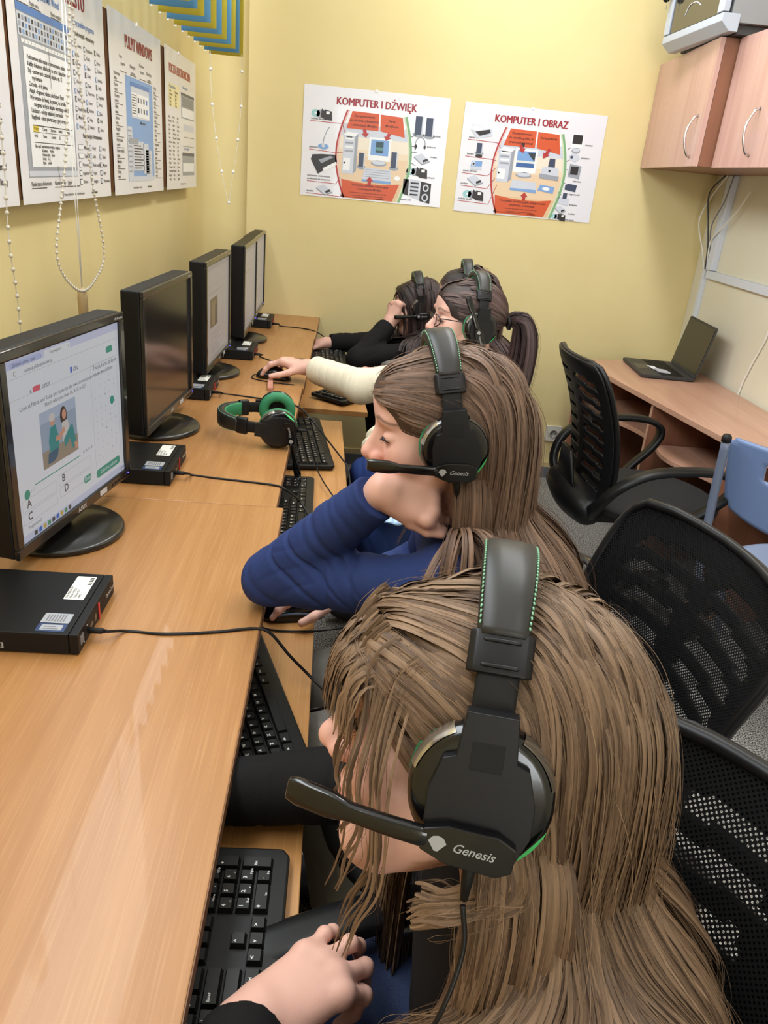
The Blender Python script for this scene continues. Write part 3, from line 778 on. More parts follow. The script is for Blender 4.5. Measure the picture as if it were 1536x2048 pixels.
# ------------------------------------------------------------------ computer mice, eraser
def mouse(label, loc, rz):
    t = thing('computer_mouse', label, 'mouse', loc, rz)
    m = MB(); V = []; n, k = 20, 16
    for i in range(n + 1):
        s = i / n; x = -.062 + .124 * s
        w = .031 * (1 - abs(2 * s - 1) ** 3.2) ** .5 * (1 - .12 * math.sin(PI * s) ** 2) + .0006
        h = .039 * math.sin(PI * (0.12 + .80 * s)) ** .9 * (1 - abs(2 * s - 1) ** 5) ** .5 + .0004
        for j in range(k):
            a = PI * j / (k - 1); V.append((x, math.cos(a) * w, .002 + math.sin(a) ** .85 * h))
    F = [(i * k + j, i * k + j + 1, (i + 1) * k + j + 1, (i + 1) * k + j) for i in range(n) for j in range(k - 1)]
    F += [(i * k, (i + 1) * k, (i + 1) * k + k - 1, i * k + k - 1) for i in range(n)]
    m.add(V, F, BLKG, True); m.build('shell', t)
    MB().lathe([(.0, -.004), (.008, -.0035), (.008, .0035), (0, .004)], GRIL, (-.032, 0, .0265), (0, 1, 0), 16).build('scroll_wheel', t)
    m = MB()
    for s in (-1, 1): m.tube(smooth_path([(-.04, s * .026, .012), (-.01, s * .0265, .017), (.03, s * .026, .015)], 12), .0022, mat('blue grey side strip', srgb(70, 86, 110), .3), 8)
    m.build('side_grip', t)
    m = MB(); m.tube(smooth_path([(-.056, 0, .008), (-.068, -.02, .003), (-.05, -.05, .002), (.02, -.062, .002), (.09, -.055, .002)], 24), .0018, BLK, 8); m.build('cord', t)
    return t
mouse('black mouse under the pale hand on the desk edge', (-.212, 2.600, DT + .0005), rad(-14))
mouse('black mouse on the keyboard tray half hidden under the blue elbow', (-.052, 1.245, TZ + .0005), rad(10))
e = thing('eraser', 'small worn pink eraser stick on the desk below the mouse', 'eraser', (-.213, 2.49, DT + .0005), rad(5))
m = MB(); m.prism(rrect(.018, .115, .005), noisy('worn pink rubber', srgb(196, 140, 124), srgb(170, 112, 98), 90, .7), (0, 0, 0), (1, 0, 0), (0, 1, 0), .012); m.build('body', e, .003)
# ------------------------------------------------------------------ posters
class Poster:
    """flat printed sheet; a (0..1 left to right), b (0..1 top to bottom)"""
    def __init__(s, name, label, o, u, W, H, group):
        s.o, s.u, s.v, s.W, s.H = A_(*o), A_(*u), A_(0, 0, 1), W, H
        s.n = np.cross(s.u, s.v)
        s.t = thing(name, label, 'poster', tuple(s.o), 0, group)
        s.p = MB(); s.ti = MB(); s.tx = MB()
        sh = MB(); r_ = np.linspace(0, 1, 13)
        # very slightly curling sheet
        V, F = [], []
        for b in r_:
            for a in r_:
                V.append(s.u * a * W + s.v * b * H + s.n * (.0005))
        F = [(i * 13 + j, i * 13 + j + 1, (i + 1) * 13 + j + 1, (i + 1) * 13 + j) for i in range(12) for j in range(12)]
        sh.add(V, F, POSTER); sh.build('sheet', s.t)
    def P(s, a, b, k=1): return s.u * a * s.W + s.v * (1 - b) * s.H + s.n * (.0005 + .00035 * k)
    def poly(s, pts, c, k=1): s.p.add([s.P(a, b, k) for a, b in pts], [tuple(range(len(pts)))], c)
    def r(s, a0, a1, b0, b1, c, k=1): s.poly([(a0, b1), (a1, b1), (a1, b0), (a0, b0)], c, k)
    def circ(s, a, b, ra, rb, c, k=1, n=18): s.poly([(a + ra * math.cos(t_), b - rb * math.sin(t_)) for t_ in np.linspace(0, 2 * PI, n + 1)[:-1]], c, k)
    def line(s, pts, w, c, k=2):
        for (a0, b0), (a1, b1) in zip(pts[:-1], pts[1:]):
            d = A_((a1 - a0) * s.W, (b1 - b0) * s.H); L = np.linalg.norm(d) + 1e-9; nx, ny = -d[1] / L * w / s.W, d[0] / L * w / s.H
            q = [(a0 + nx, b0 + ny), (a1 + nx, b1 + ny), (a1 - nx, b1 - ny), (a0 - nx, b0 - ny)]
            s.poly(q if (d[0] * 0 + 1) and True else q, c, k)
    def text(s, w, a, b, size, c, al='LEFT', k=3, bold=0.015, title=False, sx=1.0):
        if title:
            for q in (-1, 0, 1): s.ti.text(w, size, c, s.P(a + q * .0024, b, k + .3 * q), s.u, s.v, al, .001, sx=sx)
        else: s.tx.text(w, size, c, s.P(a, b, k), s.u, s.v, al, bold, sx=sx)
    def done(s, hook=.5):
        s.p.build('print', s.t); s.ti.build('title', s.t)
        if s.tx.n: s.tx.build('small_text', s.t)
        if hook is not None:
            m = MB(); m.prism([(-.008, -.006), (.008, -.006), (.006, .004), (-.006, .004)], WP, s.u * hook * s.W + s.v * s.H, s.u, s.v, .003); m.build('clip', s.t)
POSTER = mat('glossy poster paper', srgb(226, 226, 234), .28, coat=.25)
def ink(r, g, b): return mat('print %d %d %d' % (r, g, b), srgb(r, g, b), .35)
CRIM, ORG, REDI, GRN, PEACH = ink(150, 12, 38), ink(206, 82, 38), ink(176, 40, 40), ink(120, 168, 120), ink(226, 200, 168)
PEACH2, KI, GY, LG_, DB, SB, BL = ink(222, 190, 150), ink(30, 26, 32), ink(150, 156, 168), ink(200, 206, 220), ink(52, 64, 92), ink(120, 160, 214), ink(70, 120, 190)
WHT, CY, ORT = ink(236, 238, 242), ink(150, 200, 205), ink(92, 30, 14)

def dev_cd(P, a, b, s=1):
    P.circ(a, b, .030 * s, .034 * s, CY, 2); P.circ(a, b, .008 * s, .009 * s, WHT, 3); P.circ(a + .028 * s, b + .002, .024 * s, .036 * s, GY, 2)
    P.poly([(a + .035 * s, b + .03 * s), (a + .06 * s, b + .045 * s), (a + .065 * s, b - .02 * s), (a + .04 * s, b - .045 * s)], KI, 3)
    P.poly([(a + .06 * s, b + .05 * s), (a + .115 * s, b + .055 * s), (a + .11 * s, b - .025 * s), (a + .06 * s, b - .04 * s)], KI, 4); P.r(a + .072 * s, a + .095 * s, b - .025 * s, b + .0, WHT, 5)
def dev_modem(P, a, b, s=1):
    P.poly([(a - .055 * s, b - .01 * s), (a + .01 * s, b + .055 * s), (a + .065 * s, b + .02 * s), (a, b - .045 * s)], LG_, 2); P.poly([(a - .055 * s, b - .01 * s), (a + .01 * s, b + .055 * s), (a + .01 * s, b + .068 * s), (a - .055 * s, b + .005 * s)], GY, 2)
    P.poly([(a + .01 * s, b + .055 * s), (a + .01 * s, b + .068 * s), (a + .065 * s, b + .034 * s), (a + .065 * s, b + .02 * s)], GY, 3); P.line([(a + .015 * s, b + .03 * s), (a + .05 * s, b + .01 * s)], .005 * s, KI, 4)
def dev_speaker(P, a, b, s=1, w=.05, h=.15):
    P.poly([(a - w / 2 * s, b + h / 2 * s), (a + w / 2 * s, b + h / 2 * s), (a + w / 2 * s, b - h / 2 * s), (a - w / 2 * s, b - h / 2 * s)], DB, 3)
    P.circ(a, b + h / 2 * s, w * .75 * s, .022 * s, GY, 2); P.r(a + w / 2 * s - .008 * s, a + w / 2 * s, b - h / 2 * s, b + h / 2 * s, LG_, 4)
def dev_tower(P, a0, a1, b0, b1):
    P.poly([(a0, b1), (a0 + (a1 - a0) * .78, b1), (a0 + (a1 - a0) * .8, b0 + .03), (a0, b0 + .02)], LG_, 3); P.poly([(a0 + (a1 - a0) * .78, b1), (a1, b1 - .03), (a1, b0), (a0 + (a1 - a0) * .8, b0 + .03)], GY, 3)
    P.poly([(a0, b0 + .02), (a0 + (a1 - a0) * .8, b0 + .03), (a1, b0), (a0 + (a1 - a0) * .25, b0 - .01)], WHT, 3)
    h = b1 - b0
    for k in range(4): P.r(a0 + .012, a0 + (a1 - a0) * .7, b0 + h * (.12 + k * .10), b0 + h * (.12 + k * .10) + .016, GY if k % 2 else WHT, 4)
    P.r(a0 + .02, a0 + (a1 - a0) * .6, b0 + h * .09, b0 + h * .09 + .008, KI, 5); P.r(a0 + .006, a0 + (a1 - a0) * .55, b0 + h * .62, b0 + h * .92, WHT, 4); P.circ(a0 + .015, b0 + h * .74, .007, .009, KI, 5)
def dev_monitor(P, a, b, w, h, mode=0):
    P.poly([(a - w / 2, b + h / 2), (a + w / 2, b + h / 2), (a + w / 2, b - h / 2), (a - w / 2, b - h / 2)], WHT, 3)
    P.circ(a, b + h / 2 + .025, w * .36, .025, GY, 2); P.circ(a, b + h / 2 + .015, w * .3, .02, LG_, 3)
    ia, ib = w * .40, h * .36
    P.r(a - ia, a + ia, b - ib - .01, b + ib - .02, SB if mode < 2 else KI, 4)
    if mode == 0: P.r(a - ia * .45, a + ia * .4, b - ib + .005, b + ib - .045, ink(36, 70, 82), 5); P.r(a - ia * .4, a + ia * .35, b - .02, b + .01, ink(90, 140, 140), 6)
    if mode == 1: P.r(a - ia, a + ia, b + .0, b + ib - .02, ink(220, 224, 220), 5); P.r(a - ia, a + ia, b + .02, b + ib - .02, ink(52, 96, 160), 6); P.poly([(a + ia * .1, b - ib), (a + ia, b - ib), (a + ia, b), (a + ia * .5, b - .04)], ink(36, 52, 60), 6)
def lens(P):
    t_ = np.linspace(0, 1, 15)
    left = [(.310 - .072 * math.sin(x * PI * .96 + .1), .19 + .80 * x) for x in t_]; right = [(.700 + .062 * math.sin(x * PI * .96 + .1), .20 + .79 * x) for x in t_]
    for i in range(14):
        P.poly([(left[i + 1][0], left[i + 1][1]), (right[i + 1][0], right[i + 1][1]), (right[i][0], right[i][1]), (left[i][0], left[i][1])], (WHT, WHT, LG_, LG_, ink(232, 222, 206), ink(232, 222, 206), ink(230, 212, 186), PEACH, PEACH, PEACH, PEACH, PEACH2, PEACH2, PEACH2)[i], 1)
    P.line(left, .0035, REDI, 3); P.line([(a + .012, b) for a, b in left], .0025, ink(226, 190, 190), 2); P.line(right, .005, GRN, 3); P.line([(a - .014, b) for a, b in right], .003, ink(206, 218, 190), 2)
def arrow(P, a, b, da, db):
    d = A_(da, db); n = A_(-db, da) / np.linalg.norm(d) * .012; e = A_(a, b) + d; c = A_(a, b); mth = c + d * .5
    P.poly([tuple(c + n), tuple(mth + n), tuple(mth + n * 2.2), tuple(e), tuple(mth - n * 2.2), tuple(mth - n), tuple(c - n)], REDI, 6)
def footer(P, b=.955):
    P.r(.29, .296, b - .012, b + .006, KI, 2); P.text('Wydawnictwo - pomoce dydaktyczne dla szkol', .305, b + .003, .0062, KI); P.text('www.plansze.pl', .535, b + .003, .0062, KI, bold=.04)
def boxes(P, t1, t2, t3, t4):
    P.poly([(.300, .350), (.522, .350), (.520, .20), (.335, .195)], ORG, 3); P.poly([(.535, .350), (.708, .388), (.682, .21), (.530, .202)], ORG, 3)
    P.poly([(.300, .985), (.655, .985), (.698, .82), (.6, .838), (.5, .842), (.4, .835), (.285, .815)][::1], ORG, 3)
    for k, w in enumerate(t1): P.text(w, .420, .243 + k * .040, .0128, ORT, 'CENTER', 5, .02)
    for k, w in enumerate(t2): P.text(w, .612, .262 + k * .045, .0128, ORT, 'CENTER', 5, .02)
    for k, w in enumerate(t3): P.text(w, .490, .868 + k * .034, .0122, ORT, 'CENTER', 5, .02)
    for k, w in enumerate(t4): P.text(w, .480, .935 + k * .026, .0066, ORT, 'CENTER', 5)
GB = 'computer posters on the back wall'
# --- sound poster
P = Poster('poster', 'poster titled KOMPUTER I DŹWIĘK on the back wall', (-.220, Y1 - .002, 1.283), (1, 0, 0), .641, .447, GB)
P.text('KOMPUTER I DŹWIĘK', .50, .150, .0425, CRIM, 'CENTER', 3, .024, True, .84)
lens(P); boxes(P, ('Oprogramowanie', 'do obróbki, odtwarzania', 'i archiwizacji dźwięku'), ('Karta', 'dźwiękowa'), ('Tworzenie, obróbka, odtwarzanie', 'i archiwizacja dźwięku'), ('np. komponowanie muzyki, nagrywanie i miksowanie dźwięku', 'nagrywanie płyt, słuchanie muzyki i radia w internecie'))
dev_cd(P, .085, .245); P.text('nośniki danych', .055, .30, .0105, KI); P.line([(.05, .315), (.27, .315), (.295, .40)], .0012, REDI)
P.line([(.145, .52), (.15, .46), (.165, .40), (.185, .355)], .0018, GY, 3); P.circ(.148, .535, .038, .026, SB, 3); P.circ(.147, .525, .012, .02, LG_, 4); P.text('mikrofon', .05, .555, .0105, KI); P.line([(.05, .57), (.23, .58), (.285, .57)], .0012, REDI)
P.poly([(.065, .66), (.12, .79), (.25, .66), (.235, .60), (.14, .605), (.075, .615)], KI, 3); P.poly([(.15, .735), (.165, .765), (.25, .69), (.24, .665)], WHT, 4); P.poly([(.12, .66), (.20, .615), (.225, .625), (.14, .69)], GY, 4)
P.text('instrumenty elektroniczne', .045, .815, .0098, KI); P.text('podłączone do komputera', .045, .845, .0098, KI); P.line([(.045, .862), (.25, .868), (.275, .80)], .0012, REDI)
dev_modem(P, .165, .925, .95); P.text('modem', .045, .96, .0105, KI); P.line([(.045, .975), (.285, .985), (.32, .82)], .0012, REDI)
dev_tower(P, .285, .385, .39, .76); dev_monitor(P, .540, .515, .155, .21, 0); dev_speaker(P, .420, .625, 1, .042, .13); dev_speaker(P, .648, .600, 1, .045, .15)
P.poly([(.43, .80), (.635, .80), (.63, .695), (.445, .69)], LG_, 4); P.poly([(.43, .80), (.635, .80), (.635, .825), (.43, .82)], SB, 4)
for k in range(4): P.r(.45, .625, .705 + k * .022, .709 + k * .022, GY, 5)
P.circ(.678, .765, .022, .022, WHT, 4)
arrow(P, .425, .345, .014, .075); arrow(P, .600, .365, -.022, .065); arrow(P, .485, .855, 0, -.085)
dev_speaker(P, .800, .265, 1.1); dev_speaker(P, .875, .272, 1.1); P.text('głośniki', .905, .355, .0105, KI); P.line([(.752, .375), (.785, .355)], .0012, KI)
P.line([(.820 + .034 * math.cos(q), .43 - .06 * math.sin(q)) for q in np.linspace(-.3, PI + .3, 12)], .002, GY, 3); P.circ(.790, .455, .010, .02, KI, 4); P.circ(.852, .455, .008, .018, KI, 4); P.line([(.79, .47), (.785, .49)], .002, KI); P.text('słuchawki', .868, .455, .0105, KI); P.line([(.755, .46), (.80, .452)], .0012, KI)
dev_modem(P, .835, .555, .95); P.text('modem', .895, .545, .0105, KI); P.line([(.755, .51), (.80, .51)], .0012, KI)
dev_cd(P, .770, .685, 1.05); P.text('nośniki danych', .845, .735, .0105, KI); P.line([(.755, .60), (.80, .63)], .0012, KI)
P.poly([(.725, .90), (.765, .915), (.765, .76), (.725, .76)], KI, 3); P.poly([(.77, .92), (.845, .945), (.845, .765), (.77, .755)], LG_, 3); P.poly([(.85, .955), (.925, .975), (.925, .785), (.85, .77)], KI, 4); P.circ(.888, .83, .022, .035, LG_, 5); P.circ(.888, .83, .013, .021, KI, 6); P.circ(.888, .92, .024, .038, LG_, 5); P.circ(.888, .92, .014, .023, KI, 6)
for k in range(4): P.r(.778, .835, .785 + k * .036, .80 + k * .036, KI, 5)
P.text('zestaw hi-fi', .715, .962, .0105, KI); P.line([(.735, .71), (.765, .74)], .0012, KI)
footer(P, .978); P.done(.49)
# --- image poster
P = Poster('poster', 'poster titled KOMPUTER I OBRAZ on the back wall', (.487, Y1 - .002, 1.276), (1, 0, 0), .642, .449, GB)
P.text('KOMPUTER I OBRAZ', .475, .150, .0425, CRIM, 'CENTER', 3, .024, True, .84)
lens(P); boxes(P, ('Oprogramowanie', 'do obróbki grafiki, do', 'prezentacji i animacji'), ('Karta graficzna',), ('Tworzenie i obróbka grafiki, przygotowanie', 'prezentacji, archiwizacja'), ('np. rysowanie, skanowanie i obróbka zdjęć, projektowanie', 'tworzenie filmów i animacji, gry komputerowe'))
P.poly([(.055, .235), (.105, .32), (.215, .28), (.205, .22), (.07, .19)], LG_, 3); P.poly([(.09, .255), (.125, .29), (.20, .255), (.19, .225)], KI, 4); P.poly([(.055, .235), (.075, .20), (.19, .215), (.10, .25)], WHT, 4); P.text('skaner', .05, .315, .0105, KI); P.line([(.045, .33), (.25, .335), (.285, .385)], .0012, REDI)
dev_speaker(P, .135, .40, .85, .05, .11); P.circ(.135, .47, .025, .016, KI, 3); P.text('kamera', .05, .465, .0105, KI); P.line([(.04, .482), (.23, .49), (.265, .50)], .0012, REDI)
P.poly([(.085, .60), (.165, .595), (.165, .515), (.09, .52)], SB, 3); P.poly([(.085, .60), (.165, .595), (.165, .565), (.085, .57)], LG_, 4); P.circ(.105, .545, .014, .02, WHT, 5); P.circ(.105, .545, .008, .012, KI, 6); P.text('aparat cyfrowy', .035, .62, .0105, KI); P.line([(.03, .637), (.215, .645), (.27, .56)], .0012, REDI)
dev_modem(P, .125, .69, .95); P.text('modem', .03, .74, .0105, KI); P.line([(.03, .755), (.22, .765), (.27, .66)], .0012, REDI)
dev_cd(P, .085, .83, 1.05); P.text('nośniki danych', .025, .885, .0105, KI); P.line([(.02, .90), (.245, .91), (.29, .72)], .0012, REDI)
dev_tower(P, .275, .385, .375, .685); dev_monitor(P, .470, .475, .16, .22, 1); P.circ(.435, .335, .014, .022, KI, 5)
P.poly([(.385, .735), (.575, .735), (.565, .665), (.395, .655)], LG_, 4); P.poly([(.385, .735), (.575, .735), (.575, .765), (.385, .755)], SB, 4)
P.poly([(.585, .62), (.72, .63), (.715, .52), (.66, .50), (.595, .52)], LG_, 4); P.poly([(.585, .62), (.72, .63), (.725, .59), (.58, .575)], GY, 5); P.poly([(.635, .51), (.685, .51), (.68, .43), (.64, .43)], DB, 5); P.circ(.65, .545, .008, .011, KI, 6); P.poly([(.585, .735), (.70, .755), (.705, .69), (.60, .68)], SB, 4); P.circ(.645, .715, .028, .016, WHT, 5)
arrow(P, .42, .335, .025, .07); arrow(P, .63, .345, -.04, .095); arrow(P, .495, .845, 0, -.08)
dev_monitor(P, .815, .25, .085, .13, 2); P.text('monitor', .875, .285, .0105, KI); P.line([(.755, .335), (.785, .30)], .0012, KI)
P.poly([(.775, .42), (.82, .445), (.85, .41), (.845, .375), (.80, .36), (.775, .385)], LG_, 3); P.circ(.793, .40, .010, .014, DB, 4); P.text('projektor', .86, .405, .0105, KI); P.line([(.755, .445), (.78, .43)], .0012, KI)
P.poly([(.785, .58), (.87, .595), (.875, .475), (.79, .46)], GY, 3); P.r(.80, .855, .482, .558, KI, 4); P.text('telewizor', .83, .625, .0105, KI); P.line([(.755, .52), (.78, .52)], .0012, KI)
P.poly([(.78, .705), (.86, .72), (.865, .655), (.80, .645), (.78, .66)], DB, 3); P.text('magnetowid', .815, .75, .0105, KI); P.line([(.75, .63), (.78, .65)], .0012, KI)
P.poly([(.745, .84), (.825, .855), (.825, .79), (.75, .775)], LG_, 3); P.r(.775, .805, .735, .79, DB, 4); P.text('drukarka', .83, .85, .0105, KI); P.line([(.74, .73), (.765, .76)], .0012, KI)
dev_modem(P, .77, .89, .7); P.text('modem', .835, .935, .0105, KI); dev_cd(P, .735, .965, .75); P.text('nośniki danych', .80, 1.0 - .005, .009, KI)
footer(P, .972); P.done(.47)

# --- left wall: brown board with four posters
BRD = noisy('brown fibreboard', srgb(92, 56, 24), srgb(78, 46, 18), 60, .8)
tag(MB().bx(X0 + .0005, -.657, .90, 3.64, 1.292, 1.732, BRD).build('poster_board'), 'long brown fibreboard behind the four left wall posters', 'board')
GLP = 'computer posters on the left wall'
W_ = ['Pasek menu', 'Pasek narzędzi', 'Linijka', 'Kursor', 'Margines', 'Pogrubienie', 'Kursywa', 'Wytnij', 'Kopiuj', 'Wklej', 'Drukuj', 'Zapisz', 'Otwórz', 'Nowy', 'Cofnij', 'Podgląd', 'Czcionka', 'Tabela', 'Wyrównanie', 'Interlinia']
# text editor poster
P = Poster('poster', 'poster titled EDYTOR TEKSTU behind the looped ball chain', (-.655, 1.724, 1.282), (0, 1, 0), .633, .462, GLP)
P.text('EDYTOR TEKSTU', .50, .115, .050, CRIM, 'CENTER', 3, .024, True, .85); P.text('Okno programu MS Word', .14, .165, .019, BL, bold=.02)
for a, s_ in ((.08, 'Menu'), (.19, 'Pasek menu'), (.38, 'Pasek narzędzi')): P.text(s_, a, .205 if a > .1 else .175, .0105, KI); P.line([(a, .212), (a + .10, .212)], .0008, KI)
P.r(.07, .56, .215, .89, GY, 1); P.r(.07, .56, .215, .245, BL, 2); P.r(.075, .555, .25, .335, LG_, 2)
for q in range(3):
    for k in range(17): P.r(.085 + k * .027, .100 + k * .027, .258 + q * .026, .276 + q * .026, (KI, GY, DB, SB)[(k + q) % 4], 3)
P.r(.095, .55, .345, .36, WHT, 2)
for k in range(14): P.r(.12 + k * .03, .122 + k * .03, .347, .357, KI, 3)
P.r(.105, .545, .372, .845, WHT, 2); P.r(.07, .56, .862, .885, LG_, 2)
ln = ['Podstawowe informacje o formatowaniu tekstu', 'Każdy dokument składa się ze stron i akapitów', 'Styl - zestaw cech czcionki, akapitu, np. 12', 'wyrównanie', 'Czcionka - krój pisma', 'Akapit - fragment tekstu zakończony Enter', 'Wyrównanie do lewej, do prawej, do środka', 'margines, wcięcie akapitu pierwszego wiersza', 'Tabulator - odstęp ustalonej szerokości', 'Nagłówek - tekst powtarzany u góry strony']
for k, w in enumerate(ln): P.text(w, .13 + .03 * (k in (3, 7)), .415 + k * .026, .0118, KI, bold=.02)
P.r(.135, .52, .672, .676, KI, 3); P.r(.135, .52, .70, .702, KI, 3); P.r(.135, .52, .742, .745, KI, 3); P.r(.135, .185, .676, .70, ink(226, 200, 70), 3)
for k, w in enumerate(('Wzory', 'Czarny', 'Kursywa', 'Indeks', 'Rozmiar')): P.text(w, .14 + k * .078, .693, .0095, KI); P.text(('Arial', 'Times', 'Courier', 'x2', '14')[k], .14 + k * .078, .722, .0095, KI)
for k, w in enumerate(('Nie mylić: wyrównanie, wcięcie, margines', 'Kolumna      Ramka', 'Autokorekta   Opcje', 'Sortuj    A-Z', 'Język     polski')): P.text(w, .14 + .06 * (k > 0), .765 + k * .017, .0088, KI)
for a, w in ((.08, 'Pasek stanu dokumentu'), (.30, 'Numer strony'), (.44, 'Język')): P.text(w, a, .925, .0125, KI); P.line([(a, .935), (a + .14, .935)], .0008, KI)
P.text('Ikony pasków programu', .60, .19, .017, BL, bold=.02); P.text('Pasek narzędzi - standardowy', .62, .235, .0125, KI, bold=.03); P.text('Pasek narzędzi - formatowanie', .65, .70, .0125, KI, bold=.03)
for c in range(3):
    for k in range(10):
        a, b = .585 + c * .135, .285 + k * .041 + (k + c) % 2 * .004
        P.r(a, a + .018, b - .020, b + .006, (GY, DB, KI, SB)[(k * 3 + c) % 4], 2); P.r(a + .004, a + .014, b - .015, b, WHT, 3); P.text(W_[(k * 3 + c * 5) % 20], a + .028, b, .0105, KI)
    for k in range(5):
        a, b = .585 + c * .135, .755 + k * .042; w_ = .06 if (c == 0 and k < 2) else .028
        P.r(a, a + w_, b - .022, b + .006, DB if k > 2 else GY, 2); P.r(a + .002, a + w_ - .002, b - .018, b + .002, WHT if c == 0 else LG_, 3); P.text(W_[(k * 7 + c * 3 + 4) % 20], a + w_ + .012, b, .0105, KI)
P.line([(.33, .36), (.33, .51)], .0008, KI, 5); P.line([(.34, .84), (.36, .92)], .0008, KI, 5)
P.r(.375, .38, .957, .985, KI, 2); P.text('Plansze dydaktyczne - technologia informacyjna', .39, .977, .0078, KI); P.text('www.plansze.pl', .72, .977, .0078, KI, bold=.05); P.done(None)
# desktop poster
P = Poster('poster', 'poster titled PULPIT WINDOWS with a blue screen picture', (-.655, 2.398, 1.281), (0, 1, 0), .622, .462, GLP)
P.text('PULPIT WINDOWS', .53, .165, .047, CRIM, 'CENTER', 3, .024, True, .82)
for k, (a, w) in enumerate(((.16, 'Ikona'), (.34, 'Pasek tytułu'), (.52, 'Pasek menu'), (.66, 'Okno folderu'))):
    P.text(w, a, .235 + (k % 2) * .03, .0125, KI); P.text('programu', a + .02, .27 + (k % 2) * .03, .0115, KI); P.line([(a, .305), (a + .12, .305)], .0008, KI)
P.r(.25, .78, .315, .925, SB, 1); P.r(.25, .78, .895, .925, LG_, 2); P.r(.25, .34, .60, .895, LG_, 2)
P.r(.34, .70, .34, .545, LG_, 2); P.r(.34, .70, .34, .365, BL, 3); P.r(.35, .44, .40, .535, WHT, 3); P.r(.45, .69, .40, .535, WHT, 3)
for k in range(8): P.r(.465 + (k % 4) * .055, .49 + (k % 4) * .055, .42 + (k // 4) * .06, .45 + (k // 4) * .06, (DB, GY, KI, BL)[k % 4], 4); P.r(.355, .425, .41 + k * .015, .415 + k * .015, KI, 4)
P.r(.34, .56, .68, .86, LG_, 3); P.r(.27, .45, .665, .70, GY, 4); P.r(.60, .73, .73, .90, LG_, 3); P.r(.55, .66, .69, .88, LG_, 3)
for k in range(9): P.r(.36, .50 + .04 * (k % 2), .705 + k * .017, .711 + k * .017, KI, 4); P.r(.61, .70, .745 + k * .016, .749 + k * .016, GY, 4); P.r(.26, .325, .62 + k * .03, .63 + k * .03, GY, 3)
P.text('Mój komputer', .56, .575, .011, KI, 'CENTER')
for k in range(10):
    for a, al in ((.06, 'LEFT'), (.81, 'LEFT')):
        b = .335 + k * .060; P.text(W_[(k * 3 + (a > .5) * 7) % 20], a, b, .0125, KI); P.text(W_[(k * 5 + 2) % 20].lower(), a, b + .026, .0115, KI); P.line([(a, b + .034), (a + .13, b + .034)], .0007, KI)
P.text('Plansze dydaktyczne - technologia', .33, .968, .0078, KI); P.text('www.plansze.pl', .62, .968, .0078, KI, bold=.05); P.done(.5)
# mail poster
P = Poster('poster', 'poster titled POCZTA ELEKTRONICZNA, nearest the back corner', (-.655, 3.076, 1.281), (0, 1, 0), .585, .462, GLP)
P.text('POCZTA ELEKTRONICZNA', .46, .165, .040, ink(196, 70, 50), 'CENTER', 3, .024, True, .80)
P.r(.10, .42, .24, .40, ink(236, 226, 176), 1); P.text('Program pocztowy', .12, .27, .014, BL); P.text('Okno wiadomości', .52, .24, .014, BL)
for k in range(5):
    for a in (.12, .28): P.text(W_[(k * 3 + int(a * 20)) % 20], a, .30 + k * .024, .011, KI)
P.r(.48, .93, .27, .46, GY, 1); P.r(.48, .93, .27, .29, DB, 2); P.r(.50, .92, .38, .45, WHT, 2); P.r(.56, .92, .50, .55, LG_, 1); P.line([(.56, .60), (.92, .60)], .0008, KI); P.line([(.52, .67), (.92, .67)], .0015, GY); P.r(.50, .92, .72, .90, GY, 1); P.r(.50, .92, .72, .745, DB, 2); P.r(.51, .91, .80, .87, WHT, 2); P.text('Nowa wiadomość', .56, .70, .014, BL)
for k in range(7): P.r(.50, .90, .305 + k * .010, .308 + k * .010, KI if k % 2 else DB, 2)
for k in range(16):
    for a in (.08, .20, .33): P.text(W_[(k * 3 + int(a * 31)) % 20], a, .48 + k * .030, .0105, KI)
P.text('Plansze dydaktyczne - technologia', .42, .968, .0078, KI); P.done(.42)
# poster cut by the frame
P = Poster('poster', 'white poster cut off by the left edge of the photo', (-.655, 1.072, 1.282), (0, 1, 0), .633, .462, GLP)
P.text('KLAWIATURA', .50, .115, .050, CRIM, 'CENTER', 3, .024, True, .85)
for k in range(13):
    P.text(('klawisz Shift wielkie litery', 'klawisz Enter zatwierdza', 'strzałki przesuwają kursor', 'Backspace usuwa znak', 'Delete kasuje', 'klawisz Alt polskie znaki')[k % 6], .92, .22 + k * .058, .017, KI, 'RIGHT', bold=.02)
P.r(.10, .55, .30, .75, LG_, 1); P.done(None)
# ------------------------------------------------------------------ implicit surfaces (figures)
class Prim:
    __slots__ = ('c', 'R', 'op', 'k', 'fn')
    def __init__(s, c, R, op, k, fn): s.c, s.R, s.op, s.k, s.fn = c, R, op, k, fn
def ell(c, r, k=.012, op='u', R=None):
    c, r = A_(*c), A_(*r); R = np.eye(3) if R is None else np.asarray(R)
    def fn(P):
        q = (P - c) @ R
        k0 = np.linalg.norm(q / r, axis=1); k1 = np.linalg.norm(q / r ** 2, axis=1) + 1e-9
        return k0 * (k0 - 1) / k1
    return Prim(c, r.max(), op, k, fn)
def cap(a, b, ra, rb=None, k=.012, op='u'):
    a, b = A_(*a), A_(*b); rb = ra if rb is None else rb; d = b - a; dd = d.dot(d) + 1e-12
    def fn(P):
        t = np.clip((P - a) @ d / dd, 0, 1)
        return np.linalg.norm(P - a - t[:, None] * d, axis=1) - (ra + (rb - ra) * t)
    return Prim((a + b) / 2, math.sqrt(dd) / 2 + max(ra, rb), op, k, fn)
def cut(c, n, Rb, k=.003):
    """removes what lies beyond the plane c,n inside a sphere of radius Rb"""
    c, n = A_(*c), unit(n)
    return Prim(c, Rb, 's', k, lambda P: np.maximum(-(P - c) @ n, np.linalg.norm(P - c, axis=1) - Rb))
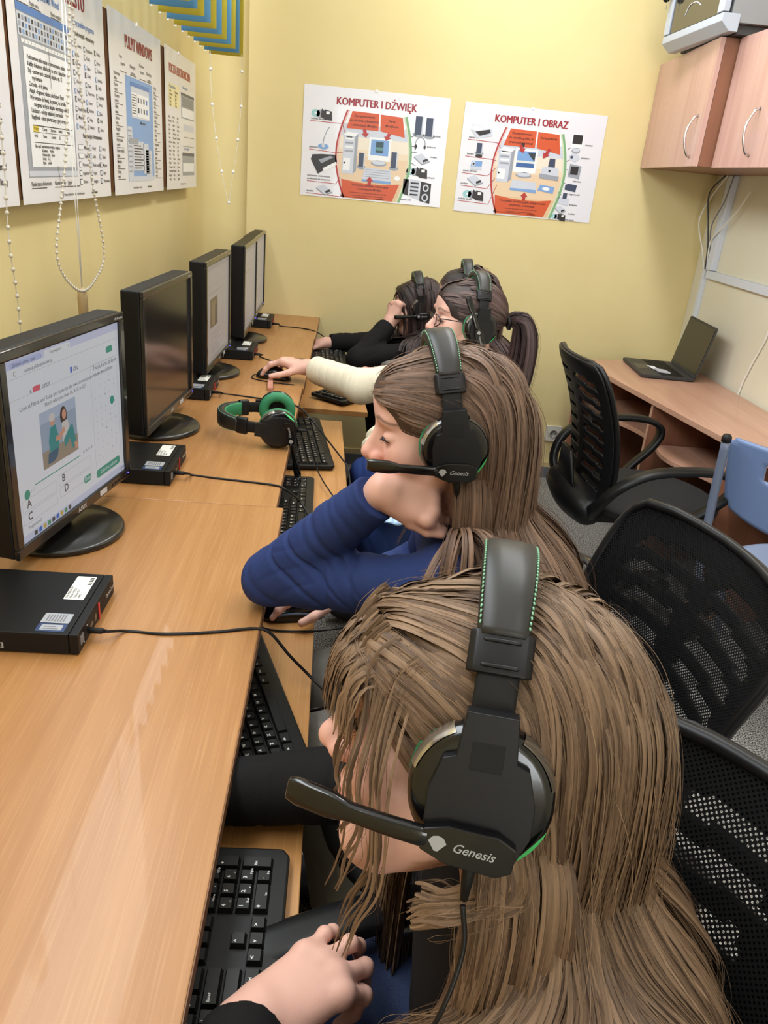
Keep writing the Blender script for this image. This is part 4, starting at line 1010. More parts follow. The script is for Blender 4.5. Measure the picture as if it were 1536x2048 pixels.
def sdf(prims, P):
    d = np.full(len(P), 1e3)
    for p in prims:
        e = p.fn(P)
        if p.op == 'u':
            h = np.clip(.5 + .5 * (d - e) / p.k, 0, 1); d = d + (e - d) * h - p.k * h * (1 - h)
        else:
            e = -e; h = np.clip(.5 - .5 * (d - e) / p.k, 0, 1); d = d + (e - d) * h + p.k * h * (1 - h)
    return d
def snet(prims, h, disp=None, B=20):
    """naive surface nets over the blocks that can hold the surface -> V, quads"""
    us = [p for p in prims if p.op == 'u']
    lo = np.min([p.c - p.R for p in us], 0) - 4 * h; hi = np.max([p.c + p.R for p in us], 0) + 4 * h
    nb = np.ceil((hi - lo) / (h * B)).astype(int); N = nb * B + 2
    loc = np.stack(np.meshgrid(*[np.arange(-1, B + 1)] * 3, indexing='ij'), -1)      # corner lattice incl. one before
    L3 = loc.reshape(-1, 3)
    C8 = [(i, j, k) for i in (0, 1) for j in (0, 1) for k in (0, 1)]
    E12 = [(a, b) for a in range(8) for b in range(a + 1, 8) if bin(a ^ b).count('1') == 1]
    ids, vs, quads = [], [], []
    cent = np.stack(np.meshgrid(*[np.arange(n) for n in nb], indexing='ij'), -1).reshape(-1, 3)
    cw = lo + (cent + .5) * B * h; rb = B * h * .87 + 2 * h
    dmin = np.full(len(cw), 1e3)
    for p in us: dmin = np.minimum(dmin, np.linalg.norm(cw - p.c, axis=1) - p.R)
    for bi in np.nonzero(dmin < rb + .02)[0]:
        near = [p for p in prims if np.linalg.norm(cw[bi] - p.c) < p.R + rb + p.k * 2 + .012]
        if not near or all(p.op == 's' for p in near): continue
        if abs(sdf(near, cw[bi:bi + 1])[0]) > rb * 1.7 + .01: continue
        base = cent[bi] * B
        P = lo + (base + L3) * h
        D = sdf(near, P)
        if disp is not None: D = D + disp(P)
        D = D.reshape((B + 2,) * 3)
        S = D < 0
        if S.all() or not S.any(): continue
        n = D.shape[0]                      # corners -1..B-1 -> cells -1..B-2 ; keep a one-cell overlap
        # vertices for cells (corner i..i+1) with i in 0..n-2
        m = n - 1
        cnt = sum(S[i:i + m, j:j + m, k:k + m].astype(int) for i, j, k in C8)
        act = (cnt > 0) & (cnt < 8)
        I = np.argwhere(act)
        if len(I):
            vals = np.stack([D[I[:, 0] + i, I[:, 1] + j, I[:, 2] + k] for i, j, k in C8], 1)
            acc = np.zeros((len(I), 3)); w = np.zeros(len(I))
            for a, b in E12:
                va, vb = vals[:, a], vals[:, b]; x = (va < 0) != (vb < 0)
                t = np.where(x, va / np.where(x, va - vb, 1), 0)
                pa, pb = np.array(C8[a]), np.array(C8[b])
                acc += np.where(x[:, None], pa + t[:, None] * (pb - pa), 0); w += x
            G = base + I - 1
            vs.append(lo + (G + acc / w[:, None]) * h)
            ids.append((G[:, 0] + 1) * (N[1] + 2) * (N[2] + 2) + (G[:, 1] + 1) * (N[2] + 2) + G[:, 2] + 1)
        st = np.array([(N[1] + 2) * (N[2] + 2), (N[2] + 2), 1])
        for ax in range(3):
            o1, o2 = [(1, 2), (2, 0), (0, 1)][ax]
            sl0 = [slice(1, n)] * 3; sl1 = [slice(1, n)] * 3
            sl0[ax] = slice(0, n - 1); sl1[ax] = slice(1, n)
            a, b = S[tuple(sl0)], S[tuple(sl1)]
            J = np.argwhere(a != b)
            if not len(J): continue
            inside = a[tuple(J.T)]
            g = J + 1; g[:, ax] -= 1                       # corner index in block lattice
            # the corner (o1,o2 >= 1) and cells o-1, o
            G = base + g - 1
            key = (G + 1) @ st
            q = np.stack([key, key - st[o1], key - st[o1] - st[o2], key - st[o2]], 1)
            q[~inside] = q[~inside][:, ::-1]
            quads.append(q)
    ids = np.concatenate(ids); vs = np.vstack(vs); Q = np.unique(np.vstack(quads), axis=0) if quads else np.zeros((0, 4), int)
    uid, first = np.unique(ids, return_index=True)
    V = vs[first]
    idx = np.searchsorted(uid, Q); idx = np.clip(idx, 0, len(uid) - 1)
    ok = (uid[idx] == Q).all(1)
    F = idx[ok]
    # drop duplicate quads produced by overlapping blocks
    srt = np.sort(F, 1); _, fi = np.unique(srt, axis=0, return_index=True)
    return V, F[np.sort(fi)]

# ------------------------------------------------------------------ head, hands
def head_axes(yaw, pitch, roll):
    y, p, r = rad(yaw), rad(pitch), rad(roll)
    f = A_(-math.cos(y) * math.cos(p), math.sin(y) * math.cos(p), -math.sin(p))
    l = unit(np.cross((0, 0, 1.0), f)); u = np.cross(f, l)
    return np.array([f, math.cos(r) * l + math.sin(r) * u, -math.sin(r) * l + math.cos(r) * u]).T
class Head:
    def __init__(s, pos, yaw, pitch, roll, sc):
        s.o, s.M, s.s = A_(*pos), head_axes(yaw, pitch, roll), sc
    def w(s, *p): return s.o + s.M @ (A_(*p) * s.s)
    def loc(s, P): return ((P - s.o) @ s.M) / s.s
    def E(s, c, r, k=.012, op='u', R=None): return ell(s.w(*c), A_(*r) * s.s, k * s.s, op, s.M if R is None else s.M @ R)
    def C(s, a, b, ra, rb=None, k=.012, op='u'): return cap(s.w(*a), s.w(*b), ra * s.s, (ra if rb is None else rb) * s.s, k * s.s, op)
    def cranium(s, e=0.0):
        return [s.E((-.012, 0, .038), (.096 + e, .073 + e, .081 + e), .01), s.E((.030, 0, .030), (.064 + e, .063 + e, .066 + e), .03), s.E((.064, 0, .052), (.036 + e, .052 + e, .045 + e), .02)]
    def prims(s, eyes_closed=.6):
        P = s.cranium()
        P += [s.E((.034, 0, -.040), (.056, .055, .074), .03), s.E((.062, 0, -.075), (.036, .036, .036), .02), s.C((.080, -.006, -.100), (.080, .006, -.100), .0190, k=.016)]
        for q in (-1, 1):
            P += [s.C((.0, q * .055, -.045), (.066, q * .018, -.100), .0155, .015, k=.03), s.E((.066, q * .036, -.030), (.030, .026, .032), .02)]
        P += [s.C((.082, -.034, .026), (.082, .034, .026), .0125, k=.014)]
        for q in (-1, 1): P += [s.E((.104, q * .033, .002), (.018, .020, .0135), .012, 's')]
        for q in (-1, 1): P += [s.E((.0815, q * .0325, .001), (.0140, .0165, .0116), .004)]      # lids over the eyeballs
        P += [s.C((.090, 0, .018), (.117, 0, -.024), .0062, .0088, k=.012), s.E((.1165, 0, -.028), (.0105, .0105, .0095), .008), s.C((.080, 0, .014), (.098, 0, -.028), .0100, .0135, k=.010)]
        for q in (-1, 1): P += [s.E((.106, q * .0115, -.034), (.011, .0075, .008), .006), s.E((.112, q * .0055, -.0405), (.006, .0032, .004), .003, 's')]
        P += [s.E((.088, 0, -.062), (.016, .024, .020), .012)]
        P += [s.C((.1005, -.012, -.0605), (.1005, .012, -.0605), .0055, k=.007), s.C((.0985, -.011, -.0725), (.0985, .011, -.0725), .0062, k=.007)]
        P += [s.C((.113, -.014, -.0665), (.113, .014, -.0665), .0085, .0085, k=.003, op='s')] if False else []
        P += [s.C((.1075, -.019, -.0665), (.1075, .019, -.0665), .0024, k=.002, op='s')]
        for q in (-1, 1):
            P += [s.E((.0975, q * .0325, -.0015 - .002 * eyes_closed), (.0080, .0128, .0046 * (1.05 - eyes_closed) + .0006), .002, 's')]
        for q in (-1, 1):
            P += [s.E((-.008, q * .0755, -.006), (.017, .007, .028), .006), s.E((-.004, q * .0825, -.006), (.009, .004, .016), .004, 's')]
        return P
    def colour(s, V, base, blush=.5):
        L = s.loc(V); C = np.tile(np.array(base), (len(V), 1))
        def blend(mask, col):
            C[:] = C * (1 - mask[:, None]) + np.array(col) * mask[:, None]
        g = lambda c, r: np.exp(-(((L - A_(*c)) / A_(*r)) ** 2).sum(1))
        red = np.array(base) * (1.0, .74, .70)
        blend(np.clip(blush * (g((.09, .036, -.035), (.03, .022, .022)) + g((.09, -.036, -.035), (.03, .022, .022)) + 1.0 * g((.118, 0, -.028), (.016, .018, .014)) + .5 * g((.1, .012, -.036), (.012, .012, .012))), 0, .85), red)
        lips = np.clip(1.6 * (np.exp(-((L[:, 2] + .0668) / .0085) ** 4) * np.exp(-(L[:, 1] / .021) ** 4) * (L[:, 0] > .088)), 0, 1)
        blend(lips * .8, np.array(base) * (.92, .50, .50))
        for q in (-1, 1):
            t_ = np.clip((np.abs(L[:, 1]) - .012) / .04, 0, 1); zc = .0265 + .006 * np.sin(t_ * PI) - .003 * t_
            br = np.exp(-((L[:, 2] - zc) / (.0042 - .0018 * t_)) ** 4) * ((L[:, 1] * q > .012) & (L[:, 1] * q < .055) & (L[:, 0] > .05))
            blend(np.clip(br, 0, 1) * .72, (.10, .06, .04))
        return C
    def eyes(s, parent, closed):
        W = mat('eye white', srgb(215, 208, 204), .15, coat=.5); I = mat('dark iris', srgb(36, 24, 18), .1, coat=.8); LA = mat('eyelash', srgb(28, 18, 14), .6)
        for q in (-1, 1):
            m = MB(); c = s.w(.0790, q * .0325, -.001); m.ball(c, .0132 * s.s, W, 18, 12)
            d = unit(s.M @ A_(1, -.05 * q, -.30)); m.ball(c + d * .0082 * s.s, .0064 * s.s, I, 14, 10)
            m.build('eye', parent)
            m = MB(); n = 14
            pts = [s.w(.0962 - .0085 * abs(a) ** 2.2, q * (.0325 + .0135 * a), .0018 - .0050 * a * a - .0030 * closed * (1 - a * a) - .0008 * a) for a in np.linspace(-1, 1, n)]
            m.tube(pts, [.0004 + .0019 * s.s * math.sin(PI * (k + .5) / n) for k in range(n)], LA, 6)
            for k in range(1, n):
                b = pts[k]; a = np.linspace(-1, 1, n)[k]
                m.tube([b, b + s.M @ A_(.0030, q * .0018 * a, -.0016 - .001 * closed) * s.s, b + s.M @ A_(.0050, q * .0030 * a, -.0018) * s.s], [.00045, .0003, .0001], LA, 4)
            m.build('eyelash', parent)

def rot_about(v, ax, a):
    v, ax = A_(*v), unit(ax)
    return v * math.cos(a) + np.cross(ax, v) * math.sin(a) + ax * ax.dot(v) * (1 - math.cos(a))
def hand(w, d, n, right, curls, thumb=(35, 10, 20), sc=.92, spread=(6, 2, -3, -8), thdir=None, fat=1.0, back=.012):
    """wrist w, finger direction d, back-of-hand normal n; curls: per finger (mcp, pip, dip) degrees; -> prims"""
    w = A_(*w); d = unit(d); n = A_(*n); n = unit(n - d * n.dot(d)); t = np.cross(n, d) * (1 if right else -1)
    s = sc; P = []
    mcp = [(.084, .0255), (.088, .0075), (.083, -.0105), (.074, -.0265)]
    ln = [(.040, .024, .019), (.044, .028, .020), (.040, .026, .019), (.031, .019, .017)]
    rr = [(.0092, .0082, .0074), (.0094, .0084, .0075), (.0088, .0079, .0071), (.0078, .0070, .0063)]
    P += [cap(w - d * back * s, w + d * .012 * s, .0195 * s * fat, .0195 * s * fat, k=.02), cap(w - d * back * s + t * .007, w + d * .01 * s + t * .007, .0175 * s, .0185 * s, k=.015), cap(w - d * back * s - t * .007, w + d * .01 * s - t * .007, .0175 * s, .0185 * s, k=.015)]
    for i in range(4):
        b = w + d * .018 * s + t * mcp[i][1] * .55 * s; e = w + d * mcp[i][0] * s + t * mcp[i][1] * s
        P.append(cap(b - n * .004 * s, e - n * .0015 * s, .0145 * s * fat, .0108 * s * fat, k=.016 * s))
    P.append(ell(w + d * .048 * s - n * .006 * s, (.040 * s, .031 * s, .015 * s), .015, 'u', np.array([d, t, n]).T))
    nails = []
    for i in range(4):
        q = w + d * mcp[i][0] * s + t * mcp[i][1] * s; fd = rot_about(d, n, rad(spread[i]) * (1 if right else -1) ); a = 0
        side = np.cross(n, fd); up = n
        P.append(ell(q + n * .0012 * s, (.0112 * s, .0108 * s, .0108 * s), .010 * s))
        for j in range(3):
            a = rad(curls[i][j])
            fd = rot_about(fd, side, a); up = rot_about(up, side, a)
            e = q + fd * ln[i][j] * s
            P.append(cap(q, e, rr[i][j] * s * fat, (rr[i][j + 1] if j < 2 else rr[i][2] * .86) * s * fat, k=.0045 * s if j else .009 * s))
            if j < 2: P.append(ell(e + up * .0004, np.ones(3) * rr[i][j + 1] * 1.0 * s * fat, .004 * s))
            q = e
        nails.append((q - fd * .004 * s, fd, up, side))
    tb = w + d * .022 * s + t * .020 * s - n * .008 * s
    td = unit(d * .72 + t * .68 - n * .22) if thdir is None else unit(thdir)
    tl = (.044, .031, .025); tr = (.0140, .0102, .0092, .0078); ax = unit(np.cross(td, t * .3 + d * .6 - n * .2)) if thdir is None else unit(np.cross(td, d))
    q = tb; up = unit(np.cross(ax, td))
    for j in range(3):
        td = rot_about(td, ax, rad(thumb[j]) if j else 0)
        e = q + td * tl[j] * s
        P.append(cap(q, e, tr[j] * s * fat, tr[j + 1] * s * fat, k=.012 * s if j == 0 else .005 * s)); q = e
    nails.append((q - td * .004 * s, td, unit(np.cross(td, ax)), ax))
    return P, nails
# ------------------------------------------------------------------ figures
def attr_mat(name, rough=.5, spec=.4, sss=0.0, coat=0.0, aniso=0.0, bumps=None):
    m = mat(name, (1, 1, 1, 1), rough, spec=spec, sss=sss, coat=coat)
    nt, N, L, b = nodes(m)
    vc = N.new('ShaderNodeVertexColor'); vc.layer_name = 'Col'; L.new(vc.outputs['Color'], b.inputs['Base Color'])
    if bumps:
        tc = N.new('ShaderNodeTexCoord'); n1 = N.new('ShaderNodeTexNoise'); n1.inputs['Scale'].default_value = bumps[0]; n1.inputs['Detail'].default_value = 3
        L.new(tc.outputs['Object'], n1.inputs['Vector']); bp = N.new('ShaderNodeBump'); bp.inputs['Strength'].default_value = bumps[1]; bp.inputs['Distance'].default_value = .001
        L.new(n1.outputs['Fac'], bp.inputs['Height']); L.new(bp.outputs['Normal'], b.inputs['Normal'])
    return m
SKIN = attr_mat('skin', .48, .35, .12, bumps=(700, .12))
HAIRM = attr_mat('hair strands', .40, .45)
nt, N, L, b = nodes(HAIRM)
at_ = N.new('ShaderNodeAttribute'); at_.attribute_name = 'hv'
vc = [n for n in N if n.type == 'VERTEX_COLOR'][0]
mp_ = N.new('ShaderNodeMapping'); mp_.inputs['Scale'].default_value = (1, 1.6, 1); L.new(at_.outputs['Vector'], mp_.inputs['Vector'])
nz = N.new('ShaderNodeTexNoise'); nz.inputs['Scale'].default_value = 1.0; nz.inputs['Detail'].default_value = 3; nz.inputs['Roughness'].default_value = .65
L.new(mp_.outputs['Vector'], nz.inputs['Vector'])
rp = N.new('ShaderNodeMapRange'); rp.inputs['From Min'].default_value = .3; rp.inputs['From Max'].default_value = .7; rp.inputs['To Min'].default_value = .58; rp.inputs['To Max'].default_value = 1.32
L.new(nz.outputs['Fac'], rp.inputs['Value'])
mx = N.new('ShaderNodeMix'); mx.data_type = 'RGBA'; mx.blend_type = 'MULTIPLY'; mx.inputs['Factor'].default_value = 1
L.new(vc.outputs['Color'], mx.inputs['A']); L.new(rp.outputs['Result'], mx.inputs['B']); L.new(mx.outputs['Result'], b.inputs['Base Color'])
bp = N.new('ShaderNodeBump'); bp.inputs['Strength'].default_value = .55; bp.inputs['Distance'].default_value = .0012
L.new(nz.outputs['Fac'], bp.inputs['Height']); L.new(bp.outputs['Normal'], b.inputs['Normal'])
def lin(r, g, b): return np.array(srgb(r, g, b)[:3])
SKINC = lin(214, 168, 152)
def cloth(name, c, rough=.85, weave=900, bump=.25, c2=None):
    return noisy(name, c, c2 or tuple(x * .82 for x in c[:3]) + (1,), weave, rough, bump, 2, spec=.2)
def folds(spots):
    """list of (centre, direction, wavelength, amplitude, reach)"""
    def fn(P):
        d = np.zeros(len(P))
        for c, n, wl, am, re in spots:
            q = P - c; w = np.exp(-(q ** 2).sum(1) / re ** 2)
            ph = q @ unit(n) * 2 * PI / wl + 1.3 * np.sin(P[:, 0] * 31 + P[:, 1] * 17) + 1.1 * np.sin(P[:, 2] * 43 - P[:, 1] * 23)
            s_ = np.sin(ph); d += am * w * (1.5 * np.maximum(0, s_) ** 5 - .35)
        d += -.0016 * np.sin(P[:, 0] * 47 + 2 * np.sin(P[:, 1] * 21)) * np.sin(P[:, 1] * 39 + P[:, 2] * 33)
        return d
    return fn
def lerp(a, b, t): return A_(*a) + (A_(*b) - A_(*a)) * t

def strands_mesh(P, r0, r1, cols):
    """P (S,n,3) strand points -> 3-sided tubes; r0,r1 radius at root / tip; cols (S,3)"""
    S, n, _ = P.shape
    T = np.gradient(P, axis=1); T /= np.linalg.norm(T, axis=2, keepdims=True) + 1e-9
    ref = np.broadcast_to(A_(.31, .77, .55), P.shape)
    a = np.cross(T, ref); a /= np.linalg.norm(a, axis=2, keepdims=True) + 1e-9; b = np.cross(T, a)
    t = np.linspace(0, 1, n); R = (r0 + (r1 - r0) * t ** 2)[None, :, None, None] * (0.75 + .5 * RNG.random((S, 1, 1, 1)))
    th = np.arange(3) * 2 * PI / 3
    V = P[:, :, None, :] + R * (np.cos(th)[None, None, :, None] * a[:, :, None, :] + np.sin(th)[None, None, :, None] * b[:, :, None, :])
    idx = np.arange(S * n * 3).reshape(S, n, 3)
    q = []
    for k in range(3):
        l = (k + 1) % 3
        q.append(np.stack([idx[:, :-1, k], idx[:, :-1, l], idx[:, 1:, l], idx[:, 1:, k]], -1).reshape(-1, 4))
    F = np.vstack(q)
    C = np.repeat(cols, n * 3, axis=0)
    hv = np.repeat(RNG.random((S, 1, 3)) * 90, n * 3, axis=1).reshape(-1, 3)
    return V.reshape(-1, 3), F, C, hv
def cards(G, Nn, K, lat, nrm, w, cols, seed=0, wav=.002, gap=.35):
    """ribbons of fine strands: K per guide, spread sideways by lat and outwards by nrm (root,tip), w = (root, middle, tip) widths"""
    r_ = np.random.default_rng(seed); S, n, _ = G.shape; t = np.linspace(0, 1, n)
    T = np.gradient(G, axis=1); T /= np.linalg.norm(T, axis=2, keepdims=True) + 1e-9
    Nn = Nn - T * (Nn * T).sum(2, keepdims=True); Nn /= np.linalg.norm(Nn, axis=2, keepdims=True) + 1e-9
    Sd = np.cross(T, Nn)
    lt = (lat[0] + (lat[1] - lat[0]) * t)[None, None, :, None]; nn = (nrm[0] + (nrm[1] - nrm[0]) * t)[None, None, :, None]
    a = r_.normal(size=(S, K, 1, 1)) * .6; b = r_.random((S, K, 1, 1))
    ph = r_.random((S, K, 1, 1)) * 6.28; fq = .8 + 1.6 * r_.random((S, K, 1, 1)); tt = t[None, None, :, None]
    sway = wav * np.sin(fq * 2 * PI * tt + ph) * np.minimum(1, tt * 3)
    C0 = G[:, None] + Sd[:, None] * (a * lt + sway) + Nn[:, None] * (b * nn)
    tw = (r_.random((S, K, 1, 1)) - .5) * .9
    side = Sd[:, None] * np.cos(tw) + Nn[:, None] * np.sin(tw)
    wd = np.interp(t, [0, .022, .8, 1], [w[0], w[1], w[1] * .8, w[2]])[None, None, :, None] * (.6 + .8 * r_.random((S, K, 1, 1)))
    sh = (1 - .14 * r_.random((S, K, 1, 1)))
    V = np.stack([C0 - side * wd / 2, C0 + Nn[:, None] * wd * .16, C0 + side * wd / 2], 3)      # S,K,n,3(across),3
    u = np.stack([np.zeros((S, K, n)), np.full((S, K, n), .5), np.ones((S, K, n))], 3)
    rd = r_.random((S, K, 1, 1)) * 200
    dl = np.concatenate([np.zeros((S, 1)), np.cumsum(np.linalg.norm(np.diff(G, axis=1), axis=2), axis=1)], 1)
    hv = np.stack([u * wd * 4200 + rd, np.broadcast_to((dl * 9)[:, None, :, None], u.shape), np.broadcast_to(rd, u.shape)], -1)
    M_ = S * K
    idx = np.arange(M_ * n * 3).reshape(M_, n, 3)
    F = np.vstack([np.stack([idx[:, :-1, j], idx[:, :-1, j + 1], idx[:, 1:, j + 1], idx[:, 1:, j]], -1).reshape(-1, 4) for j in (0, 1)])
    return V.reshape(-1, 3), F, np.repeat(cols, n * 3, axis=0), hv.reshape(-1, 3)
def sgrad(coll, G):
    P = G.reshape(-1, 3); e = sdf(coll, P); h = .004
    g = np.stack([sdf(coll, P + h * np.eye(3)[a]) - e for a in range(3)], 1)
    g /= np.linalg.norm(g, axis=1)[:, None] + 1e-9
    g = g.reshape(G.shape)
    for _ in range(3): g[:, 1:-1] = (g[:, :-2] + g[:, 1:-1] * 2 + g[:, 2:]) / 4
    return g
def clump(G, K, rad0, rad1, wav=.002, seed=0):
    """children strands round guides G (S,n,3)"""
    r_ = np.random.default_rng(seed); S, n, _ = G.shape
    t = np.linspace(0, 1, n)
    off = r_.normal(size=(S, K, 1, 3)) * .58
    prof = (rad0 + (rad1 - rad0) * t)[None, None, :, None]
    ph = r_.random((S, K, 1, 3)) * 6.28; fq = 1.2 + 2.2 * r_.random((S, K, 1, 1))
    wv = wav * np.sin(fq * 2 * PI * t[None, None, :, None] + ph) * np.minimum(1, t * 3)[None, None, :, None]
    sh = 1 - .16 * r_.random((S, K, 1, 1))                                   # uneven lengths
    tt = t[None, None, :] * sh[..., 0]
    i0 = np.clip((tt * (n - 1)).astype(int), 0, n - 2); f = tt * (n - 1) - i0
    gi = np.arange(S)[:, None, None]
    base = G[gi, i0] * (1 - f)[..., None] + G[gi, i0 + 1] * f[..., None]
    return (base + off * prof + wv).reshape(S * K, n, 3)
def scalp_roots(H, n, seed, line=None):
    r_ = np.random.default_rng(seed); cr = H.cranium(.001)
    d = r_.normal(size=(n * 14, 3)); d /= np.linalg.norm(d, axis=1)[:, None]
    P = H.w(-.005, 0, .035) + (d @ H.M.T) * .16 * H.s
    for _ in range(12): P = P - (d @ H.M.T) * sdf(cr, P)[:, None] * .9
    L = H.loc(P)
    hl = np.interp(L[:, 0], [-.11, -.04, -.01, .01, .03, .05, .07, .085, .1], [-.072, -.066, -.050, -.030, -.004, .020, .042, .057, .064])
    ok = L[:, 2] > hl
    P = P[ok]; band = np.abs((L[:, 2] - hl)[ok]) < .010
    nb_ = int(n * .28)
    return np.vstack([P[band][:nb_], P[~band][:n - nb_]])
def grow(H, coll, roots, steps, step, dir0, comb, fall, off, ramp=10, seed=0, inertia=.75):
    """strands that creep over the surface coll and fall; dir0(L)->local dirs; comb(L)->local dirs"""
    r_ = np.random.default_rng(seed); p = roots.copy(); out = [p.copy()]
    d = dir0(H.loc(p)) @ H.M.T; d /= np.linalg.norm(d, axis=1)[:, None]
    o1 = off * (.35 + 1.0 * r_.random(len(p)))
    for k in range(steps):
        g = np.zeros_like(p); g[:, 2] = -fall * min(1, .25 + k / ramp)
        c = comb(H.loc(p)) @ H.M.T
        d = d * inertia + g + c; d /= np.linalg.norm(d, axis=1)[:, None] + 1e-9
        q = p + d * step
        lift = np.minimum(1, (k + 1) / 3); o = .0022 + o1 * min(1.0, .25 + .75 * max(0, k - 10) / 18)
        for _ in range(2):
            e = sdf(coll, q); pen = np.maximum(0, o * lift - e)
            if pen.max() <= 0: break
            h = .002
            gr = np.stack([sdf(coll, q + h * np.eye(3)[a]) - e for a in range(3)], 1) / h
            gr /= np.linalg.norm(gr, axis=1)[:, None] + 1e-9
            q = q + gr * pen[:, None]
        v = q - p; L = np.linalg.norm(v, axis=1)[:, None] + 1e-9
        p = p + v / L * step; d = v / L
        out.append(p.copy())
    return np.stack(out, 1)
def hair_colours(n, dark, light, seed, tint=None):
    r_ = np.random.default_rng(seed); a = r_.beta(1.6, 1.8, n)[:, None]
    return dark * (1 - a) + light * a
def build_hair(parent, parts, cap_prims=None, res=.004, capcol=None):
    Vs, Fs, Cs, Hs, o = [], [], [], [], 0
    if cap_prims:
        V, F = snet(cap_prims, res); Vs.append(V); Fs.append(F); Cs.append(np.tile(capcol, (len(V), 1))); o += len(V)
        c = V.mean(0); Hs.append(np.stack([np.arctan2(V[:, 2] - c[2], V[:, 1] - c[1]) * 60, V[:, 0] * 9, V[:, 0] * 0], 1))
    for V, F, C, hv in parts:
        Vs.append(V); Fs.append(F + o); Cs.append(C); Hs.append(hv); o += len(V)
    return fast_mesh('hair', np.vstack(Vs), np.vstack(Fs), HAIRM, parent, True, np.vstack(Cs), np.vstack(Hs))
def locks(paths, K, r0, r1, n=36, seed=0, wav=.002):
    G = np.stack([smooth_path(p, n) for p in paths])
    return clump(G, K, r0, r1, wav, seed)

def person(label, H, J, top, topm, trm, res, hands, closed=.6, face=True, skin=SKINC, cuffw=.012, blush=.5, fold=None, cres=None, torso=1.0):
    """J: joints neck, SL, EL, WL, SR, ER, WR, hip, KL, KR, AL, AR (left = nearer the viewer)"""
    t = thing('person', label, 'person', (J['hip'][0], J['hip'][1], 0))
    o0 = A_(J['hip'][0], J['hip'][1], 0)
    nk = A_(*J['neck'])
    B = H.prims(closed)
    B += [cap(H.w(-.022, 0, -.055), nk, .050 * H.s, .052 * H.s, k=.02), cap(nk, lerp(nk, J['hip'], .35), .055, .10, k=.03), cap(J['SL'], J['SR'], .045, k=.03)]
    nails = []
    for S, E, W, side in (('SL', 'EL', 'WL', 0), ('SR', 'ER', 'WR', 1)):
        B += [cap(J[S], J[E], .040, .034, k=.015), cap(J[E], J[W], .034, .0205, k=.012)]
        hd = hands[side]
        if hd:
            P, nl = hand(J[W], hd['d'], hd['n'], side == 1, hd['c'], **hd.get('kw', {})); B += P; nails += nl
    V, F = snet(B, res)
    C = H.colour(V, skin, blush)
    for c, d, u, s_ in nails:           # paler nails
        q = V - c; a, b, e = q @ d, q @ s_, q @ u
        m_ = (np.abs(a - .001) < .0062) & (np.abs(b) < .0048) & (e > .0015)
        C[m_] = C[m_] * .75 + np.array(lin(240, 205, 198)) * .25
    K = np.linalg.norm(V - A_(*J['WL']), axis=1)
    fast_mesh('body', V - o0, F, SKIN, t, True, C)
    if face:
        for ch in (H,): pass
        k0 = len(COL.objects); H.eyes(t, closed)
        for ob in list(COL.objects)[k0:]:
            ob.data.transform(Matrix.Translation((-o0).tolist()))
    # clothes
    R = top.get('r', .052); nb = top.get('neck', .0); hip = A_(*J['hip'])
    lat = unit(A_(*J['SR']) - A_(*J['SL'])); ch = lerp(nk, hip, .30)
    T = [cap(lerp(J['SL'], J['SR'], .06), lerp(J['SL'], J['SR'], .94), R * 1.05, k=.04), cap(nk + (ch - nk) * .22, ch, .070, .115, k=.05)]
    for q in (-1, 1):
        T += [cap(ch + lat * q * .055 * torso, hip + lat * q * .050 + A_(0, 0, .04), .098, .105, k=.05)]
    T += [cut(nk + (H.o - nk) * top.get('nl', .12), H.o - nk, .11, .004)]
    spots = list(fold or [])
    for S, E, W in (('SL', 'EL', 'WL'), ('SR', 'ER', 'WR')):
        s_, e_, w_ = A_(*J[S]), A_(*J[E]), A_(*J[W]); ce = lerp(e_, w_, J.get('cuff' + S[1], .93)); f = unit(w_ - e_); u = unit(s_ - e_)
        T += [cap(s_, e_, R, R * .93, k=.03), cap(e_, ce, R * .93, R * top.get('wr', .68), k=.02), cap(ce - f * .045, ce + f * .02, R * top.get('cf', .62), k=.008), cut(ce, f, R * 1.35, .003)]
        spots += [(e_ + (f + u) * .03, f - u, .034, J.get('fold', .0034), .065), (lerp(e_, w_, .6), f, .045, .0018, .07), (lerp(s_, e_, .5), u, .06, .0012, .09)]
    T += top.get('extra', [])
    V, F = snet(T, cres or res * 1.4, folds(spots))
    tp = fast_mesh(top['name'], V - o0, F, topm, t, True)
    G = []
    for k, a in (('KL', 'AL'), ('KR', 'AR')):
        s_ = -1 if k == 'KL' else 1
        G += [cap(hip + lat * s_ * .075, J[k], .082, .066, k=.03), cap(J[k], J[a], .062, .048, k=.03)]
    G += [cap(hip - lat * .05, hip + lat * .05, .10, k=.03)]
    V, F = snet(G, max(.006, (cres or res * 1.4)), folds([(A_(*J['KL']), (1, 0, .3), .04, .003, .2), (A_(*J['KR']), (1, 0, .3), .04, .003, .2)]))
    fast_mesh('trousers', V - o0, F, trm, t, True)
    m = MB(); SHO = mat('dark trainers', srgb(40, 40, 44), .6)
    for a in ('AL', 'AR'):
        p = A_(*J[a]) - o0
        s = MB(); s.ball((p[0] - .055, p[1], .045), (.125, .043, .044), SHO, 16, 10); s.build('shoe', t)
    return t, o0
def legs(hip, kx, dy=.09, ax=None, z=.53):
    hx, hy = hip[0], hip[1]; ax = kx + .06 if ax is None else ax
    return dict(KL=(kx, hy - dy, z), KR=(kx, hy + dy, z), AL=(ax, hy - dy, .09), AR=(ax, hy + dy, .09))

